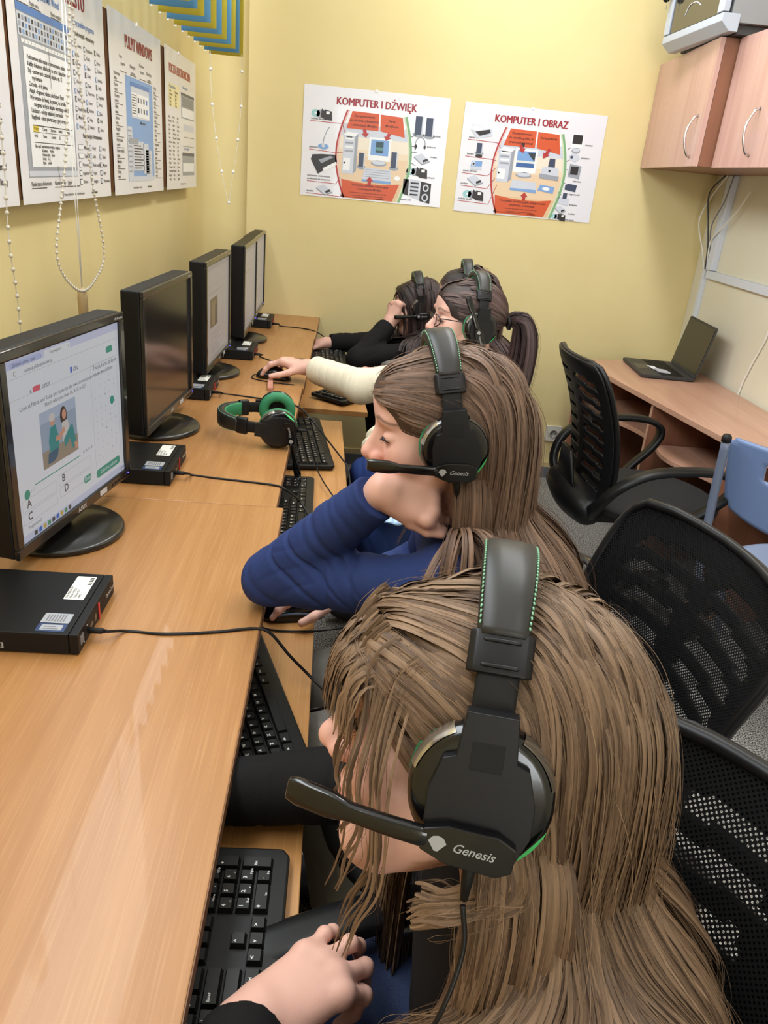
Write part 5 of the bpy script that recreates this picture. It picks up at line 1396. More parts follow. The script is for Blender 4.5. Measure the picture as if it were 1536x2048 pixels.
BLACKC = cloth('black sweatshirt cloth', srgb(22, 21, 22)); BLUEC = cloth('blue jersey cloth', srgb(42, 58, 106), .8, 1200, .18, srgb(36, 50, 96)); CREAMC = cloth('cream sweatshirt cloth', srgb(226, 218, 196), .9, 700, .25, srgb(216, 208, 184))
GREYC = cloth('grey knit cloth', srgb(120, 116, 112)); DENIM = cloth('blue denim', srgb(60, 72, 104), .85, 1400, .3, srgb(40, 50, 78)); DDEN = cloth('dark blue denim', srgb(38, 58, 112), .85, 1400, .3); GTR = cloth('grey tracksuit cloth', srgb(132, 128, 122), .9); BTR = cloth('black trouser cloth', srgb(26, 26, 30))
relaxed = [(14, 22, 14)] * 4

# --- A: nearest girl
HA = Head((.131, .482, 1.018), 12, 0, 17, 1.0)
hipA = (.285, .50, .555)
JA = dict(neck=(.195, .470, .862), SL=(.215, .325, .815), EL=(-.075, .300, .715), WL=(-.040, .462, .694), SR=(.19, .625, .825), ER=(.09, .765, .700), WR=(-.125, .752, .684), hip=hipA, cuffL=.92, **legs(hipA, .03))
A, oA = person('girl nearest the viewer in a black sweatshirt, long light brown hair over her face', HA, JA, dict(name='sweatshirt', r=.054, wr=.74, cf=.64, extra=[ell((.215, .475, .665), (.105, .150, .12), .04)]), BLACKC, DENIM, .0022,
    [dict(d=(.82, .57, .06), n=(-.12, -.22, 1), c=[(46, 66, 45), (30, 58, 40), (12, 44, 30), (8, 34, 26)], kw=dict(thumb=(0, 20, 20), thdir=(.8, -.1, -.5), sc=.98, spread=(4, 1, -6, -16))), dict(d=(-1, .05, -.05), n=(0, 0, 1), c=relaxed)], closed=.75, cres=.0035, blush=.35)

# --- B: girl in blue
HB = Head((.158, 1.079, 1.077), -4, 9, 3, .95)
hipB = (.405, 1.10, .555)
JB = dict(neck=(.225, 1.09, .925), SL=(.185, .965, .872), EL=(-.084, 1.115, .793), WL=(.078, 1.026, .993), SR=(.20, 1.225, .875), ER=(.205, 1.375, .715), WR=(.045, 1.272, .690), hip=hipB, cuffL=.93, fold=.0014, **legs(hipB, .02))
B_, oB = person('girl in a blue long sleeved top resting her chin on her hand', HB, JB, dict(name='long_sleeved_top', r=.047, wr=.80, cf=.68, nl=.25), BLUEC, GTR, .0022,
    [dict(d=(.93, -.10, -.24), n=(-.10, -.82, .56), c=[(34, 58, 38), (48, 64, 44), (58, 70, 50), (62, 70, 50)], kw=dict(thdir=(.80, -.12, -.62), thumb=(0, 14, 18), sc=.85, fat=1.0, back=.004)), dict(d=(-1, -.18, -.02), n=(0, .1, 1), c=relaxed)], closed=.45, cres=.003, blush=.6,
    fold=[(A_(-.03, 1.09, .86), (.5, -.3, .8), .046, .0034, .11), (A_(.05, 1.05, .81), (1, -.5, .0), .060, .0022, .08)])

# --- C: girl with glasses, cream sweatshirt
HC = Head((.353, 2.18, 1.049), -8, -3, 4, .93)
hipC = (.47, 2.20, .53)
JC = dict(neck=(.395, 2.19, .90), SL=(.345, 2.055, .858), EL=(.135, 1.895, .765), WL=(.215, 2.06, .66), SR=(.345, 2.315, .868), ER=(.075, 2.385, .790), WR=(-.090, 2.575, .792), hip=hipC, KL=(.13, 1.90, .535), KR=(.13, 2.28, .53), AL=(.2, 1.9, .09), AR=(.2, 2.28, .09), cuffR=.88)
C_, oC = person('girl with glasses and a dark ponytail in a cream sweatshirt, hand on the mouse', HC, JC, dict(name='sweatshirt', r=.056, wr=.80, cf=.62), CREAMC, DDEN, .003,
    [dict(d=(.6, .75, -.25), n=(0, 0, 1), c=relaxed), dict(d=(-.93, .28, .10), n=(.08, .10, 1), c=[(26, 26, 14), (26, 28, 14), (28, 32, 18), (30, 36, 20)], kw=dict(thdir=(-.86, -.36, -.26), thumb=(0, 6, 8), sc=1.05))], closed=.9, blush=.5, cres=.004,
    fold=[(A_(.13, 1.92, .78), (.7, .4, .6), .05, .007, .12)])

# --- D: far girl in black leaning on her fist
HD = Head((.330, 3.36, .905), -4, 10, 4, .95)
hipD = (.58, 3.36, .53)
JD = dict(neck=(.385, 3.36, .76), SL=(.365, 3.225, .735), EL=(.085, 3.155, .705), WL=(.205, 3.285, .835), SR=(.36, 3.495, .745), ER=(.16, 3.56, .695), WR=(-.055, 3.500, .690), hip=hipD, **legs(hipD, .18))
D_, oD = person('girl in black at the far end of the desks leaning her cheek on a fist', HD, JD, dict(name='sweatshirt', r=.052, wr=.75, cf=.64), BLACKC, BTR, .0036,
    [dict(d=(.25, .25, .95), n=(-.75, -.6, .25), c=[(78, 92, 60)] * 4, kw=dict(thdir=(.75, .35, .45), thumb=(0, 30, 30), sc=1.0)), dict(d=(-1, .02, -.02), n=(0, 0, 1), c=relaxed)], closed=.7, cres=.005)

# --- E: girl between them, mostly hidden
HE = Head((.462, 2.955, 1.005), 2, 6, 0, .95)
hipE = (.70, 2.96, .53)
JE = dict(neck=(.515, 2.955, .85), SL=(.50, 2.81, .80), EL=(.27, 2.80, .715), WL=(.125, 2.875, .705), SR=(.50, 3.10, .80), ER=(.30, 3.10, .70), WR=(.18, 3.02, .69), hip=hipE, **legs(hipE, .3))
E_, oE = person('girl half hidden behind the girl with glasses, grey cuff, hand on a keyboard', HE, JE, dict(name='sweater', r=.052, wr=.72, cf=.6), GREYC, BTR, .0036,
    [dict(d=(-.97, .10, -.05), n=(0, -.1, 1), c=[(20, 32, 20)] * 4, kw=dict(thdir=(-.85, -.45, -.2))), dict(d=(-1, -.1, 0), n=(0, 0, 1), c=relaxed)], closed=.6, cres=.005)

# ------------------------------------------------------------------ hair
def coll_of(H, J, R=.056, arms=True):
    nk = A_(*J['neck']); hip = A_(*J['hip']); ch = lerp(nk, hip, .30); lat = unit(A_(*J['SR']) - A_(*J['SL']))
    P = H.cranium(.0) + [H.E((.034, 0, -.040), (.056, .055, .074), .03), cap(H.w(-.022, 0, -.055), nk, .05, .052, k=.02), cap(J['SL'], J['SR'], R * 1.1, k=.04), cap(nk, ch, .08, .118, k=.05)]
    for q in (-1, 1): P.append(cap(ch + lat * q * .055, hip + lat * q * .05, .10, k=.05))
    if arms: P += [cap(J['SL'], J['EL'], R, R * .93, k=.03), cap(J['SR'], J['ER'], R, R * .93, k=.03)]
    return P
def hair_cap(H, e=.0015):
    return H.cranium(e) + [H.E((.115, 0, -.035), (.055, .10, .095), .012, 's'), H.E((.06, 0, -.10), (.085, .12, .085), .012, 's'), H.E((.124, 0, -.004), (.046, .072, .068), .010, 's')]
def unroot(o, o0):
    o.data.transform(Matrix.Translation((-o0).tolist())); return o
def side_dir(back, lat, up=.25, part=0.0):
    def f(L):
        s_ = np.where(L[:, 1] > part, 1.0, -1.0)
        top = np.clip((L[:, 2] - .05) / .07, 0, 1)
        return np.stack([-back + .0 * L[:, 0], s_ * lat * (.25 + .75 * top), up * top - (1 - top) * .6], 1)
    return f
def comb_back(c, x0=-.02, z0=-.06):
    def f(L):
        w = np.clip((L[:, 0] - x0) / .05, 0, 1) * np.clip((L[:, 2] - z0) / .04, 0, 1)
        o = np.zeros_like(L); o[:, 0] = -c * w
        return o
    return f
def long_hair(H, J, o0, parent, n, steps, step, dark, light, seed, back=.6, lat=.8, comb=.25, fall=.28, K=5, off=.012, w=(.003, .0055, .002), spread=(.006, .007), part=.0, extra=(), capres=.004, fly=1, fr=.0002, drop=None):
    roots = scalp_roots(H, n, seed); co = coll_of(H, J)
    G = grow(H, co, roots, steps, step, side_dir(back, lat, part=part), comb_back(comb), fall, off, seed=seed)
    if drop: G = G[~((G[:, :, 0] < drop[0]) & (G[:, :, 2] < drop[1]) & (G[:, :, 1] > H.o[1] - .01)).any(1)]
    parts = [cards(G, sgrad(co, G), K, spread, (.002, .006), w, hair_colours(len(G) * K, dark, light, seed + 2), seed + 1)]
    if fly:
        P = clump(G, fly, .010, .013, .004, seed + 1)
        parts.append(strands_mesh(P, fr, fr * .6, hair_colours(len(P), dark, light * 1.1, seed + 2)))
    parts += list(extra)
    h = build_hair(parent, parts, hair_cap(H), capres, dark * .8)
    return unroot(h, o0)
def lock_cards(paths, K, n, nvec, lat, nrm, w, dark, light, seed, fly=2, fr=.0002, coll=None):
    G = np.stack([smooth_path(p, n) for p in paths])
    if coll:
        Q = G.reshape(-1, 3)
        for _ in range(4):
            e = sdf(coll, Q); h_ = .003
            g = np.stack([sdf(coll, Q + h_ * np.eye(3)[a]) - e for a in range(3)], 1); g /= np.linalg.norm(g, axis=1)[:, None] + 1e-9
            Q = Q + g * np.maximum(0, .0075 - e)[:, None]
        G = Q.reshape(G.shape)
        for _ in range(2): G[:, 1:-1] = (G[:, :-2] + 2 * G[:, 1:-1] + G[:, 2:]) / 4
    Nn = np.broadcast_to(A_(*nvec), G.shape) if np.ndim(nvec) == 1 else np.broadcast_to(np.asarray(nvec)[:, None, :], G.shape)
    out = [cards(G, Nn, K, lat, nrm, w, hair_colours(len(G) * K, dark, light, seed), seed)]
    if fly:
        P = clump(G, fly, lat[0] * 1.3, lat[1] * 1.8, .003, seed + 1); out.append(strands_mesh(P, fr, fr * .6, hair_colours(len(P), dark, light, seed + 2)))
    return out
lbD, lbL = lin(84, 63, 48), lin(150, 121, 94)
# front locks of the nearest girl: fall from the hairline in front of her cheek
w_ = HA.w
rr_ = random.Random(5); lk = []
for k in range(12):
    a = k / 11; y = .066 - .085 * a; x = .052 + .034 * math.sin(min(1, a * 1.3) * PI / 2); ln = max(.18, 1 - 1.5 * a)
    top = w_(x - .045, y * .7, .108 - .010 * (1 - a)); hl = w_(x + .010, y + .004, .072 - .030 * (1 - a)); v = A_(-.012 - .006 * a, -.024 + .008 * a, -.055)
    c1 = hl + v * min(1, ln * 1.5); c2 = c1 + A_(.000 + .006 * rr_.random(), -.012, -.085) * ln; c3 = c2 + A_(-.008 - .006 * rr_.random(), .004, -.045) * ln; c4 = c3 + A_(-.008, .002, -.01 - .035 * rr_.random()) * ln
    lk.append([lerp(top, hl, .72) + A_(0, 0, .004), hl, c1, c2, c3, c4])
rt = scalp_roots(HA, 900, 77); Lr = HA.loc(rt); rt = rt[(Lr[:, 0] > .066) & (Lr[:, 1] > -.07) & (Lr[:, 1] < .056) & (Lr[:, 2] > .04)][:80]
def fdir(L): return np.stack([np.full(len(L), 1.0), .25 * np.sign(L[:, 1] - .01) + 0 * L[:, 0], np.full(len(L), -.1)], 1)
Gf = grow(HA, HA.cranium() + [HA.E((.034, 0, -.040), (.056, .055, .074), .03)], rt, 9, .0085, fdir, lambda L: np.zeros_like(L), .42, .003, ramp=3, seed=5, inertia=.6)
fr_ = cards(Gf, sgrad(HA.cranium(), Gf), 6, (.006, .008), (.001, .003), (.0006, .0036, .0006), hair_colours(len(Gf) * 6, lbD, lbL, 6), 6)
front = lock_cards(lk, 4, 40, (-.35, -.9, .25), (.0055, .0035), (.002, .003), (.0016, .0026, .0008), lbD, lbL, 3, 4, .00022, HA.prims())
back_ = []
for k in range(7):         # side tress brushed to the chest under the chin
    y = -.02 - .01 * k
    s0 = HA.w(-.01 - .004 * k, .080, -.05); back_.append([s0, s0 + A_(.002, -.012, -.030), s0 + A_(-.016 - .004 * k, -.008, -.046), s0 + A_(-.038 - .005 * k, .004, -.050 - .004 * k)])
tress = lock_cards(back_, 8, 26, (-.2, -.8, .5), (.006, .008), (.003, .006), (.003, .005, .0015), lbD, lbL, 9, 6)
long_hair(HA, JA, oA, A, 520, 66, .0085, lbD, lbL, 21, back=.6, lat=.9, comb=.30, fall=.24, K=9, off=.014, w=(.0006, .0042, .0014), extra=front + tress + [fr_], fly=4, drop=(.085, .92))
bbD, bbL = lin(78, 58, 46), lin(138, 108, 88)
long_hair(HB, JB, oB, B_, 480, 62, .0085, bbD, bbL, 31, back=.75, lat=.75, comb=.42, fall=.20, K=9, off=.009, w=(.0006, .0044, .0014), fly=4, drop=(.145, .965))
dkD, dkL = lin(34, 24, 24), lin(72, 54, 52)
long_hair(HD, JD, oD, D_, 240, 40, .010, dkD, dkL, 41, back=.2, lat=.9, comb=.05, fall=.3, K=4, off=.014, w=(.0015, .008, .003), capres=.006, fly=1, fr=.0004)
long_hair(HE, JE, oE, E_, 220, 30, .011, dkD, lin(84, 62, 60), 51, back=.5, lat=.8, comb=.25, fall=.25, K=4, off=.010, w=(.0015, .008, .003), capres=.006, fly=1, fr=.0004)
# ponytail of the girl with glasses
tie = HC.w(-.118, .004, .010)
tl = HC.loc(tie[None])[0]
def toward(c):
    def f(L):
        v = tl - L; v /= np.linalg.norm(v, axis=1)[:, None] + 1e-9
        return v * c
    return f
roots = scalp_roots(HC, 300, 61)
G = grow(HC, HC.cranium(), roots, 26, .009, toward(1.0), toward(.6), .02, .007, seed=3, inertia=.5)
for s_ in range(len(G)):      # stop at the tie
    dd = np.linalg.norm(G[s_] - tie, axis=1); k = int(dd.argmin()); G[s_, k:] = G[s_, k] + (tie - G[s_, k]) * np.linspace(0, 1, len(dd) - k)[:, None]
Pc = cards(G, sgrad(HC.cranium(), G), 4, (.006, .002), (.001, .002), (.001, .007, .004), hair_colours(len(G) * 4, lin(52, 38, 36), lin(104, 80, 76), 8), 5, .001)
pt = []
for k in range(46):
    a = rr_.random() * 6.28; q = .017 * math.sqrt(rr_.random()); e1, e2 = math.cos(a) * q, math.sin(a) * q
    b0 = tie + A_(.004, e1, e2)
    pt.append([tie + A_(-.01, 0, 0), b0 + A_(.018, 0, .010), b0 + A_(.044 + 1.2 * e2, e1, .0), b0 + A_(.056 + 2.0 * e2, e1 * 2, -.06), b0 + A_(.050 + 2.4 * e2, e1 * 2.4, -.15), b0 + A_(.038 + 2.2 * e2, e1 * 2.4, -.23), b0 + A_(.024 + 1.4 * e2, e1 * 1.4, -.30 - .05 * rr_.random())])
npt = np.random.default_rng(4).normal(size=(len(pt), 3)); npt[:, 2] *= .3; PT = lock_cards(pt, 5, 34, npt, (.004, .008), (.002, .004), (.004, .007, .002), lin(42, 30, 30), lin(92, 70, 70), 7, 4, .0004)
cD, cL = lin(52, 38, 36), lin(104, 80, 76)
h = build_hair(C_, [Pc] + PT, hair_cap(HC, .0015), .005, cD * .8)
unroot(h, oC)
m = MB(); m.lathe([(.017, -.006), (.021, -.004), (.022, 0), (.021, .004), (.017, .006)], BLK, tie - oC + A_(.006, 0, .001), (1, 0, .2), 20); m.build('hair_tie', C_)
# glasses
GF = mat('dark glasses frame', srgb(26, 22, 22), .25); GLS = mat('clear lens', (1, 1, 1, 1), .02, trans=1.0, alpha=.25)
gl = thing('glasses', 'dark rimmed glasses worn by the girl with the ponytail', 'glasses', tuple(HC.w(.1, 0, 0)))
g0 = A_(*gl.location)
m = MB(); ln_ = MB(); W = lambda *p: HC.w(*p) - g0
for q in (-1, 1):
    pts = [W(.110 - .010 * abs(math.cos(a)) ** 2, q * (.034 + .024 * math.cos(a)), -.004 + .0175 * math.sin(a)) for a in np.linspace(0, 2 * PI, 25)[:-1]]
    m.tube(pts, .0016, GF, 6, closed=True)
    m.tube([W(.101, q * .058, .004), W(.090, q * .072, .005), W(.03, q * .078, .002), W(-.01, q * .080, -.003)], .0014, GF, 6)
    ln_.add(pts, [tuple(range(24))], GLS)
m.tube([W(.108, -.011, .002), W(.113, 0, .005), W(.108, .011, .002)], .0014, GF, 6)
m.build('frame', gl); ln_.build('lenses', gl)

# mole on the cheek of the girl in blue
m = MB(); c = HB.w(.066, .0605, -.030); m.ball(c - oB, .0013, mat('brown mole', srgb(96, 56, 44), .6), 8, 6); m.build('mole', B_)
# blue pouch on the lap of the cream girl
pz = thing('pouch', 'pale blue zipped pouch lying on a denim lap behind the bent hand', 'pouch', (.180, 1.835, .605), rad(-12))
PB = mat('pale blue vinyl', srgb(164, 198, 236), .25, coat=.4)
m = MB(); V, F = snet([ell((0, 0, .016), (.065, .080, .020), .004), ell((0, 0, .010), (.075, .090, .013), .01)], .005, lambda P: -.002 * np.sin(P[:, 0] * 160)); m.add(V, [tuple(f) for f in F], PB, True); m.build('body', pz)
m = MB(); m.tube(smooth_path([(-.066, -.082, .012), (-.070, 0, .020), (-.066, .082, .012)], 20), .0035, mat('grey zip', srgb(96, 98, 104), .4, .6), 8); m.box((-.069, -.088, .012), (.008, .018, .003), CHROME); m.build('zip', pz)
# ------------------------------------------------------------------ headsets
LEA = mat('black leatherette', srgb(26, 25, 23), .44, spec=.5)
GRE = mat('green padding', srgb(40, 122, 82), .6); GRE2 = mat('bright green accent', srgb(70, 190, 110), .4); STI = mat('pale green thread', srgb(120, 170, 136), .6)
CHR2 = mat('dark mirror plastic', srgb(190, 184, 172), .16, .9)
def headset(label, M4, boom=5, tilt=0, band_x=0.0, logo=True, cushion=GRE):
    t = thing('headset', label, 'headset', (0, 0, 0), 0, 'black and green headsets')
    t.matrix_world = M4
    a_, b_, z0 = .0895, .109, .022
    rt = rad(tilt)
    def bandpt(ph, e=0.0):
        y, z = (a_ + e) * math.sin(ph), z0 + (b_ + e) * math.cos(ph)
        return A_(band_x + (z - .0) * math.tan(rt), y, z)
    def band(m, p0, p1, w, th, mt, e=0.0, n=28):
        ph = np.radians(np.linspace(p0, p1, n)); P = [bandpt(x, e) for x in ph]
        N = [unit((0, math.sin(x) / a_, math.cos(x) / b_)) for x in ph]
        if callable(w): w = np.array([w(x) for x in np.linspace(0, 1, n)])
        if callable(th): th = np.array([th(x) for x in np.linspace(0, 1, n)])
        m.band(P, (1, 0, 0), N, w, th, mt)
    m = MB(); band(m, -54, 54, lambda s: .041 - .006 * abs(2 * s - 1) ** 2, lambda s: .019 * (1 - .35 * abs(2 * s - 1) ** 4), LEA, .004, 40); pad = m.build('headband_pad', t)
    m = MB(); band(m, -53, 53, .034, .008, cushion, -.0055, 36); m.build('inner_padding', pad)
    for q in (-1, 1):
        m = MB()
        for k in range(52):
            p0, p1 = rad(-52 + k * 2), rad(-52 + k * 2 + 1.1); sx = q * (.0192 - .0028 * abs(2 * (k / 51) - 1) ** 2)
            m.tube([bandpt(p0, .0105) + A_(sx, 0, 0), bandpt(p1, .0105) + A_(sx + .0004 * q, 0, 0)], .0007, STI, 5)
        m.build('stitching', pad)
    for q in (-1, 1):
        m = MB(); band(m, q * 52, q * 67, .0435, .0150, BLK, .002, 8)
        for e0, e1 in ((55, 56.5), (63.5, 65)): band(m, q * e0, q * e1, .030, .017, BLK, .0025, 3)
        m.build('band_end', t, .0012)
        m = MB(); band(m, q * 66, q * 84, .0285, .0065, BLKM, .003, 8); m.build('slider', t, .0008)
        # yoke: from the slider down over the cup
        zt = bandpt(rad(80))[2] + .006
        xo = lambda z: band_x * 0 + z * math.tan(rt) if z > 0 else 0.0
        pl = [(-.0165, zt), (.0165, zt), (.0185, zt - .020), (.0195, zt - .030), (.028, .014), (.0345, -.008), (.0345, -.030), (.026, -.050), (.010, -.0575), (-.010, -.0575), (-.026, -.050), (-.0345, -.030), (-.0345, -.008), (-.028, .014), (-.0195, zt - .030), (-.0185, zt - .020)]
        pl = [(x + xo(z), z) for x, z in pl]
        m = MB(); m.prism(pl if q > 0 else pl, BLK, (0, q * .0975, 0), (1, 0, 0), (0, 0, 1), .0125, n=(0, q, 0))
        m.box((xo(zt - .028), q * .1095, zt - .028), (.022, .0012, .020), BLKM)
        yk = m.build('yoke', t, .003)
        m = MB(); m.lathe([(.023, .012), (.026, .004), (.031, .0), (.040, .001), (.0475, .005), (.0495, .011), (.0475, .017), (.042, .019)], cushion, (0, q * .064, -.012), (0, q, 0), 36, sx=1.0); ec = m.build('ear_cushion', t); MB().lathe([(.0, 0), (.0235, 0)], BLKM, (0, q * .0755, -.012), (0, q, 0), 28).build('speaker_cloth', ec)
        m = MB(); m.lathe([(.043, 0), (.0475, .002), (.0490, .008), (.0480, .017), (.0450, .0205), (.040, .0215), (0, .0218)], BLKG, (0, q * .081, -.012), (0, q, 0), 40); cup = m.build('ear_cup', t)
        for a0, a1 in ((15, 62), (118, 165)):
            m = MB()
            an = np.radians(np.linspace(a0, a1, 9)); V = []
            for a in an:
                for r_, yy in ((.0494, .0870), (.0497, .0895), (.0490, .0965), (.0462, .1015)):
                    V.append((r_ * math.cos(a), q * (yy + .0003), -.012 + r_ * math.sin(a) * 1.003))
            F = [(i * 4 + j, i * 4 + j + 1, i * 4 + 5 + j, i * 4 + 4 + j) for i in range(8) for j in range(3)]
            m.add(np.array(V), F if q < 0 else [f[::-1] for f in F], CHR2, True)
            m.build('mirror_panel', cup)
        m = MB(); an = np.radians(np.linspace(198, 238, 10)); V = []
        for i, a in enumerate(an):
            w = .0035 * math.sin(PI * (i + .0) / 9) + .0004
            for r_ in (.0472 - w, .0472): V.append((r_ * math.cos(a), q * (.1015 + (.0472 - r_) * .9 + .0008), -.012 + r_ * math.sin(a)))
        F = [(2 * i, 2 * i + 1, 2 * i + 3, 2 * i + 2) for i in range(9)]
        m.add(np.array(V), F, GRE2); m.build('green_accent', cup)
    # microphone boom on the left cup
    bo = MB(); c, s_ = math.cos(rad(boom)), math.sin(rad(boom))
    piv = A_(.004, .110, -.040)
    u = A_(c, 0, s_); v = A_(-s_, 0, c)
    bo.prism([(-.030, -.008), (-.021, -.0135), (.012, -.0130), (.030, -.0070), (.030, .0070), (.014, .0125), (-.018, .0130), (-.030, .0075)], BLKG, piv, u, v, .0085, n=(0, 1, 0))
    n = 14; xs = np.linspace(.026, .124, n)
    hw = np.interp(xs, [.026, .080, .091, .121, .124], [.0066, .0060, .0092, .0094, .0070])
    P = [piv + u * x + A_(0, .0045 - .030 * max(0, (x - .03) / .14) ** 1.6, 0) for x in xs]
    bo.band(P, v, A_(0, 1, 0), hw * 2, .0085, BLKG)
    b_o = bo.build('microphone_boom', t, .0012)
    if logo:
        m = MB(); uu, vv = -u, v; o = piv + A_(0, .0088, 0)
        LGM = mat('grey logo print', srgb(150, 150, 150), .4); m.text('Genesis', .0086, LGM, o + uu * -.010 + vv * -.003, uu, vv, 'LEFT', .012, .35, sx=1.0)
        m.flat([(-.006, .000), (-.0035, .0035), (.0, .0045), (.0035, .0035), (.006, .000), (.0012, -.006), (-.0012, -.006)], LGM, o + uu * -.0195 + vv * .0005, uu, vv)
        m.build('logo', b_o)
    m = MB(); m.tube([(0, .094, -.058), (0, .094, -.072), (0, .094, -.088)], [.0048, .0044, .0026], BLKM, 10); m.build('strain_relief', t)
    return t
def hm(H, off=(0, 0, 0), ty=0.0, tx=0.0, sc=1.0):
    M = np.eye(4); R = H.M
    Ry = np.array(Matrix.Rotation(rad(ty), 3, 'Y')); Rx = np.array(Matrix.Rotation(rad(tx), 3, 'X'))
    M[:3, :3] = R @ Rx @ Ry * H.s * sc; M[:3, 3] = H.w(*off)
    return Matrix(M.tolist())
headset('headset worn by the girl nearest the viewer, boom across her cheek', hm(HA, (0, 0, .004)), boom=4)
headset('headset worn by the girl in blue, boom over her wrist', hm(HB, (0, 0, .004)), boom=9)
headset('headset worn by the girl with glasses, boom folded upward', hm(HC, (-.012, 0, .004)), boom=66)
headset('headset worn by the far girl leaning on her fist', hm(HD, (0, 0, .006)), boom=4)
headset('headset worn by the half hidden girl with the grey cuff', hm(HE, (0, 0, .006)), boom=4)
# unused headset lying on the desk: band to the left, boom hanging over the edge
z_ = unit((-1, -.10, 0.02)); y_ = unit(np.cross((0, 0, -1.0), z_)); y_ = -unit(np.cross(z_, (0, 0, -1.0))) if False else unit(np.cross(z_, (0, 0, -1.0)))
x_ = np.cross(y_, z_)
M = np.eye(4); M[:3, 0], M[:3, 1], M[:3, 2] = x_ * 1.0, y_, z_; M[:3, 3] = (-.160, 1.985, DT + .0512)
headset('unused headset lying on the desk edge with its boom hanging down', Matrix(M.tolist()), boom=-14)

# ------------------------------------------------------------------ headset cables
def cable(label, pts, plug):
    t = thing('headset_cable', label, 'cable', tuple(plug), 0, 'black headset cables')
    o = A_(*plug)
    m = MB(); m.tube([(-.004, 0, 0), (.020, 0, 0), (.024, 0, .0002)], [.0046, .0046, .0030], BLKM, 12); m.tube([(.024, 0, 0), (.034, 0, 0)], [.003, .0022], BLKM, 10); m.build('plug', t)
    P = smooth_path([o + A_(.032, 0, 0)] + [A_(*p) for p in pts], 110)
    MB().tube(P - o, .0024, BLK, 8).build('cord', t)
    return t
zc = DT + .0022
def on(px, py, z=None): return hitz(px, py, zc if z is None else z)
cable('headset cable of the nearest small computer, dropping off the desk edge', [on(255, 1262), on(330, 1268), on(430, 1264), on(505, 1257), on(540, 1266, .735), on(580, 1312, .70), on(625, 1358, .665), on(668, 1405, .655), on(640, 1418, .625), on(600, 1426, .60)], (-.339, .989, DT + .0165))
cable('headset cable of the second computer, running under the blue sleeve', [on(385, 950), on(430, 956), on(500, 964), on(552, 971), on(575, 982, .735), on(600, 1003, .69), on(622, 1040, .672), on(648, 1078, .66), on(690, 1112, .650), on(720, 1130, .62)], (-.346, 1.636, DT + .0165))
cable('headset cable passing the unused headset and crossing the keyboard beside it', [on(445, 787), on(500, 794), on(560, 803), on(597, 814), on(622, 838, .715), on(652, 876, .685), on(682, 915, .672), on(697, 940, .65), on(702, 1000, .60)], (-.373, 2.315, DT + .0165))
cable('headset cable running behind the hand on the mouse', [on(520, 713), on(545, 722), on(570, 722), on(598, 718), on(612, 719), on(632, 726, .73), on(662, 744, .69), on(700, 766, .676), on(745, 790, .674), on(790, 812, .67)], (-.308, 2.868, DT + .0165))
cable('headset cable of the farthest computer', [on(562, 652), on(600, 656), on(625, 661), on(640, 668, .73), on(655, 678, .70), on(680, 690, .675), on(720, 706, .67), on(760, 720, .66)], (-.301, 3.493, DT + .0165))
tag(MB().tube(smooth_path([on(592, 915, .70), on(612, 862, .70), on(636, 905, .68), on(634, 935, .672), on(645, 960, .66), on(668, 995, .655), on(690, 1030, .64)], 60), .0017, BLK, 8).build('cable'), 'thin loose cable looping from the hanging boom over the keyboard', 'cable')
ca = HB.w(0, .094, -.088)
tag(MB().tube(smooth_path([ca, ca + A_(.012, -.01, -.05), ca + A_(.004, -.035, -.10), ca + A_(-.02, -.06, -.13), ca + A_(-.04, -.05, -.20)], 40), .0019, BLK, 8).build('cable'), 'black cable hanging from the headset of the girl in blue', 'cable')
ca = HA.w(0, .094, -.088)
tag(MB().tube(smooth_path([ca, ca + A_(.002, -.012, -.03), ca + A_(-.012, -.03, -.07), ca + A_(-.03, -.03, -.12)], 30), .0019, BLK, 8).build('cable'), 'black cable hanging from the nearest headset', 'cable')

# ------------------------------------------------------------------ chairs
MESHM = mat('black chair mesh', srgb(11, 11, 12), .8, spec=.15)
nt, N, L, b = nodes(MESHM)
uv = N.new('ShaderNodeUVMap'); uv.uv_map = 'UVMap'
sp = N.new('ShaderNodeSeparateXYZ'); L.new(uv.outputs['UV'], sp.inputs[0])
def mth(op, a, b_=None, v=None):
    n = N.new('ShaderNodeMath'); n.operation = op
    if hasattr(a, 'links'): L.new(a, n.inputs[0])
    else: n.inputs[0].default_value = a
    if b_ is not None:
        if hasattr(b_, 'links'): L.new(b_, n.inputs[1])
        else: n.inputs[1].default_value = b_
    return n.outputs[0]
w1 = mth('SINE', mth('MULTIPLY', mth('ADD', sp.outputs['X'], sp.outputs['Y']), 2 * PI / .0062))
w2 = mth('SINE', mth('MULTIPLY', mth('SUBTRACT', sp.outputs['X'], sp.outputs['Y']), 2 * PI / .0062))
hole = mth('GREATER_THAN', mth('ADD', w1, w2), .75)
L.new(mth('SUBTRACT', 1.0, hole), b.inputs['Alpha'])
CHP = mat('black chair plastic', srgb(14, 14, 16), .40, spec=.3)
def chair_surface(u, v, fwd=0.0, zt=.94, zb=.46):
    c = 2 * v - 1
    w = (.190 + .040 * v) * max(0.0, 1 - abs(c) ** 7) ** (1 / 5.0)
    z = zb + (zt - zb) * v
    x = -.225 - .115 * v ** 1.3 + .030 * math.sin(PI * v) + .034 * u * u + fwd
    return (x, u * w, z)
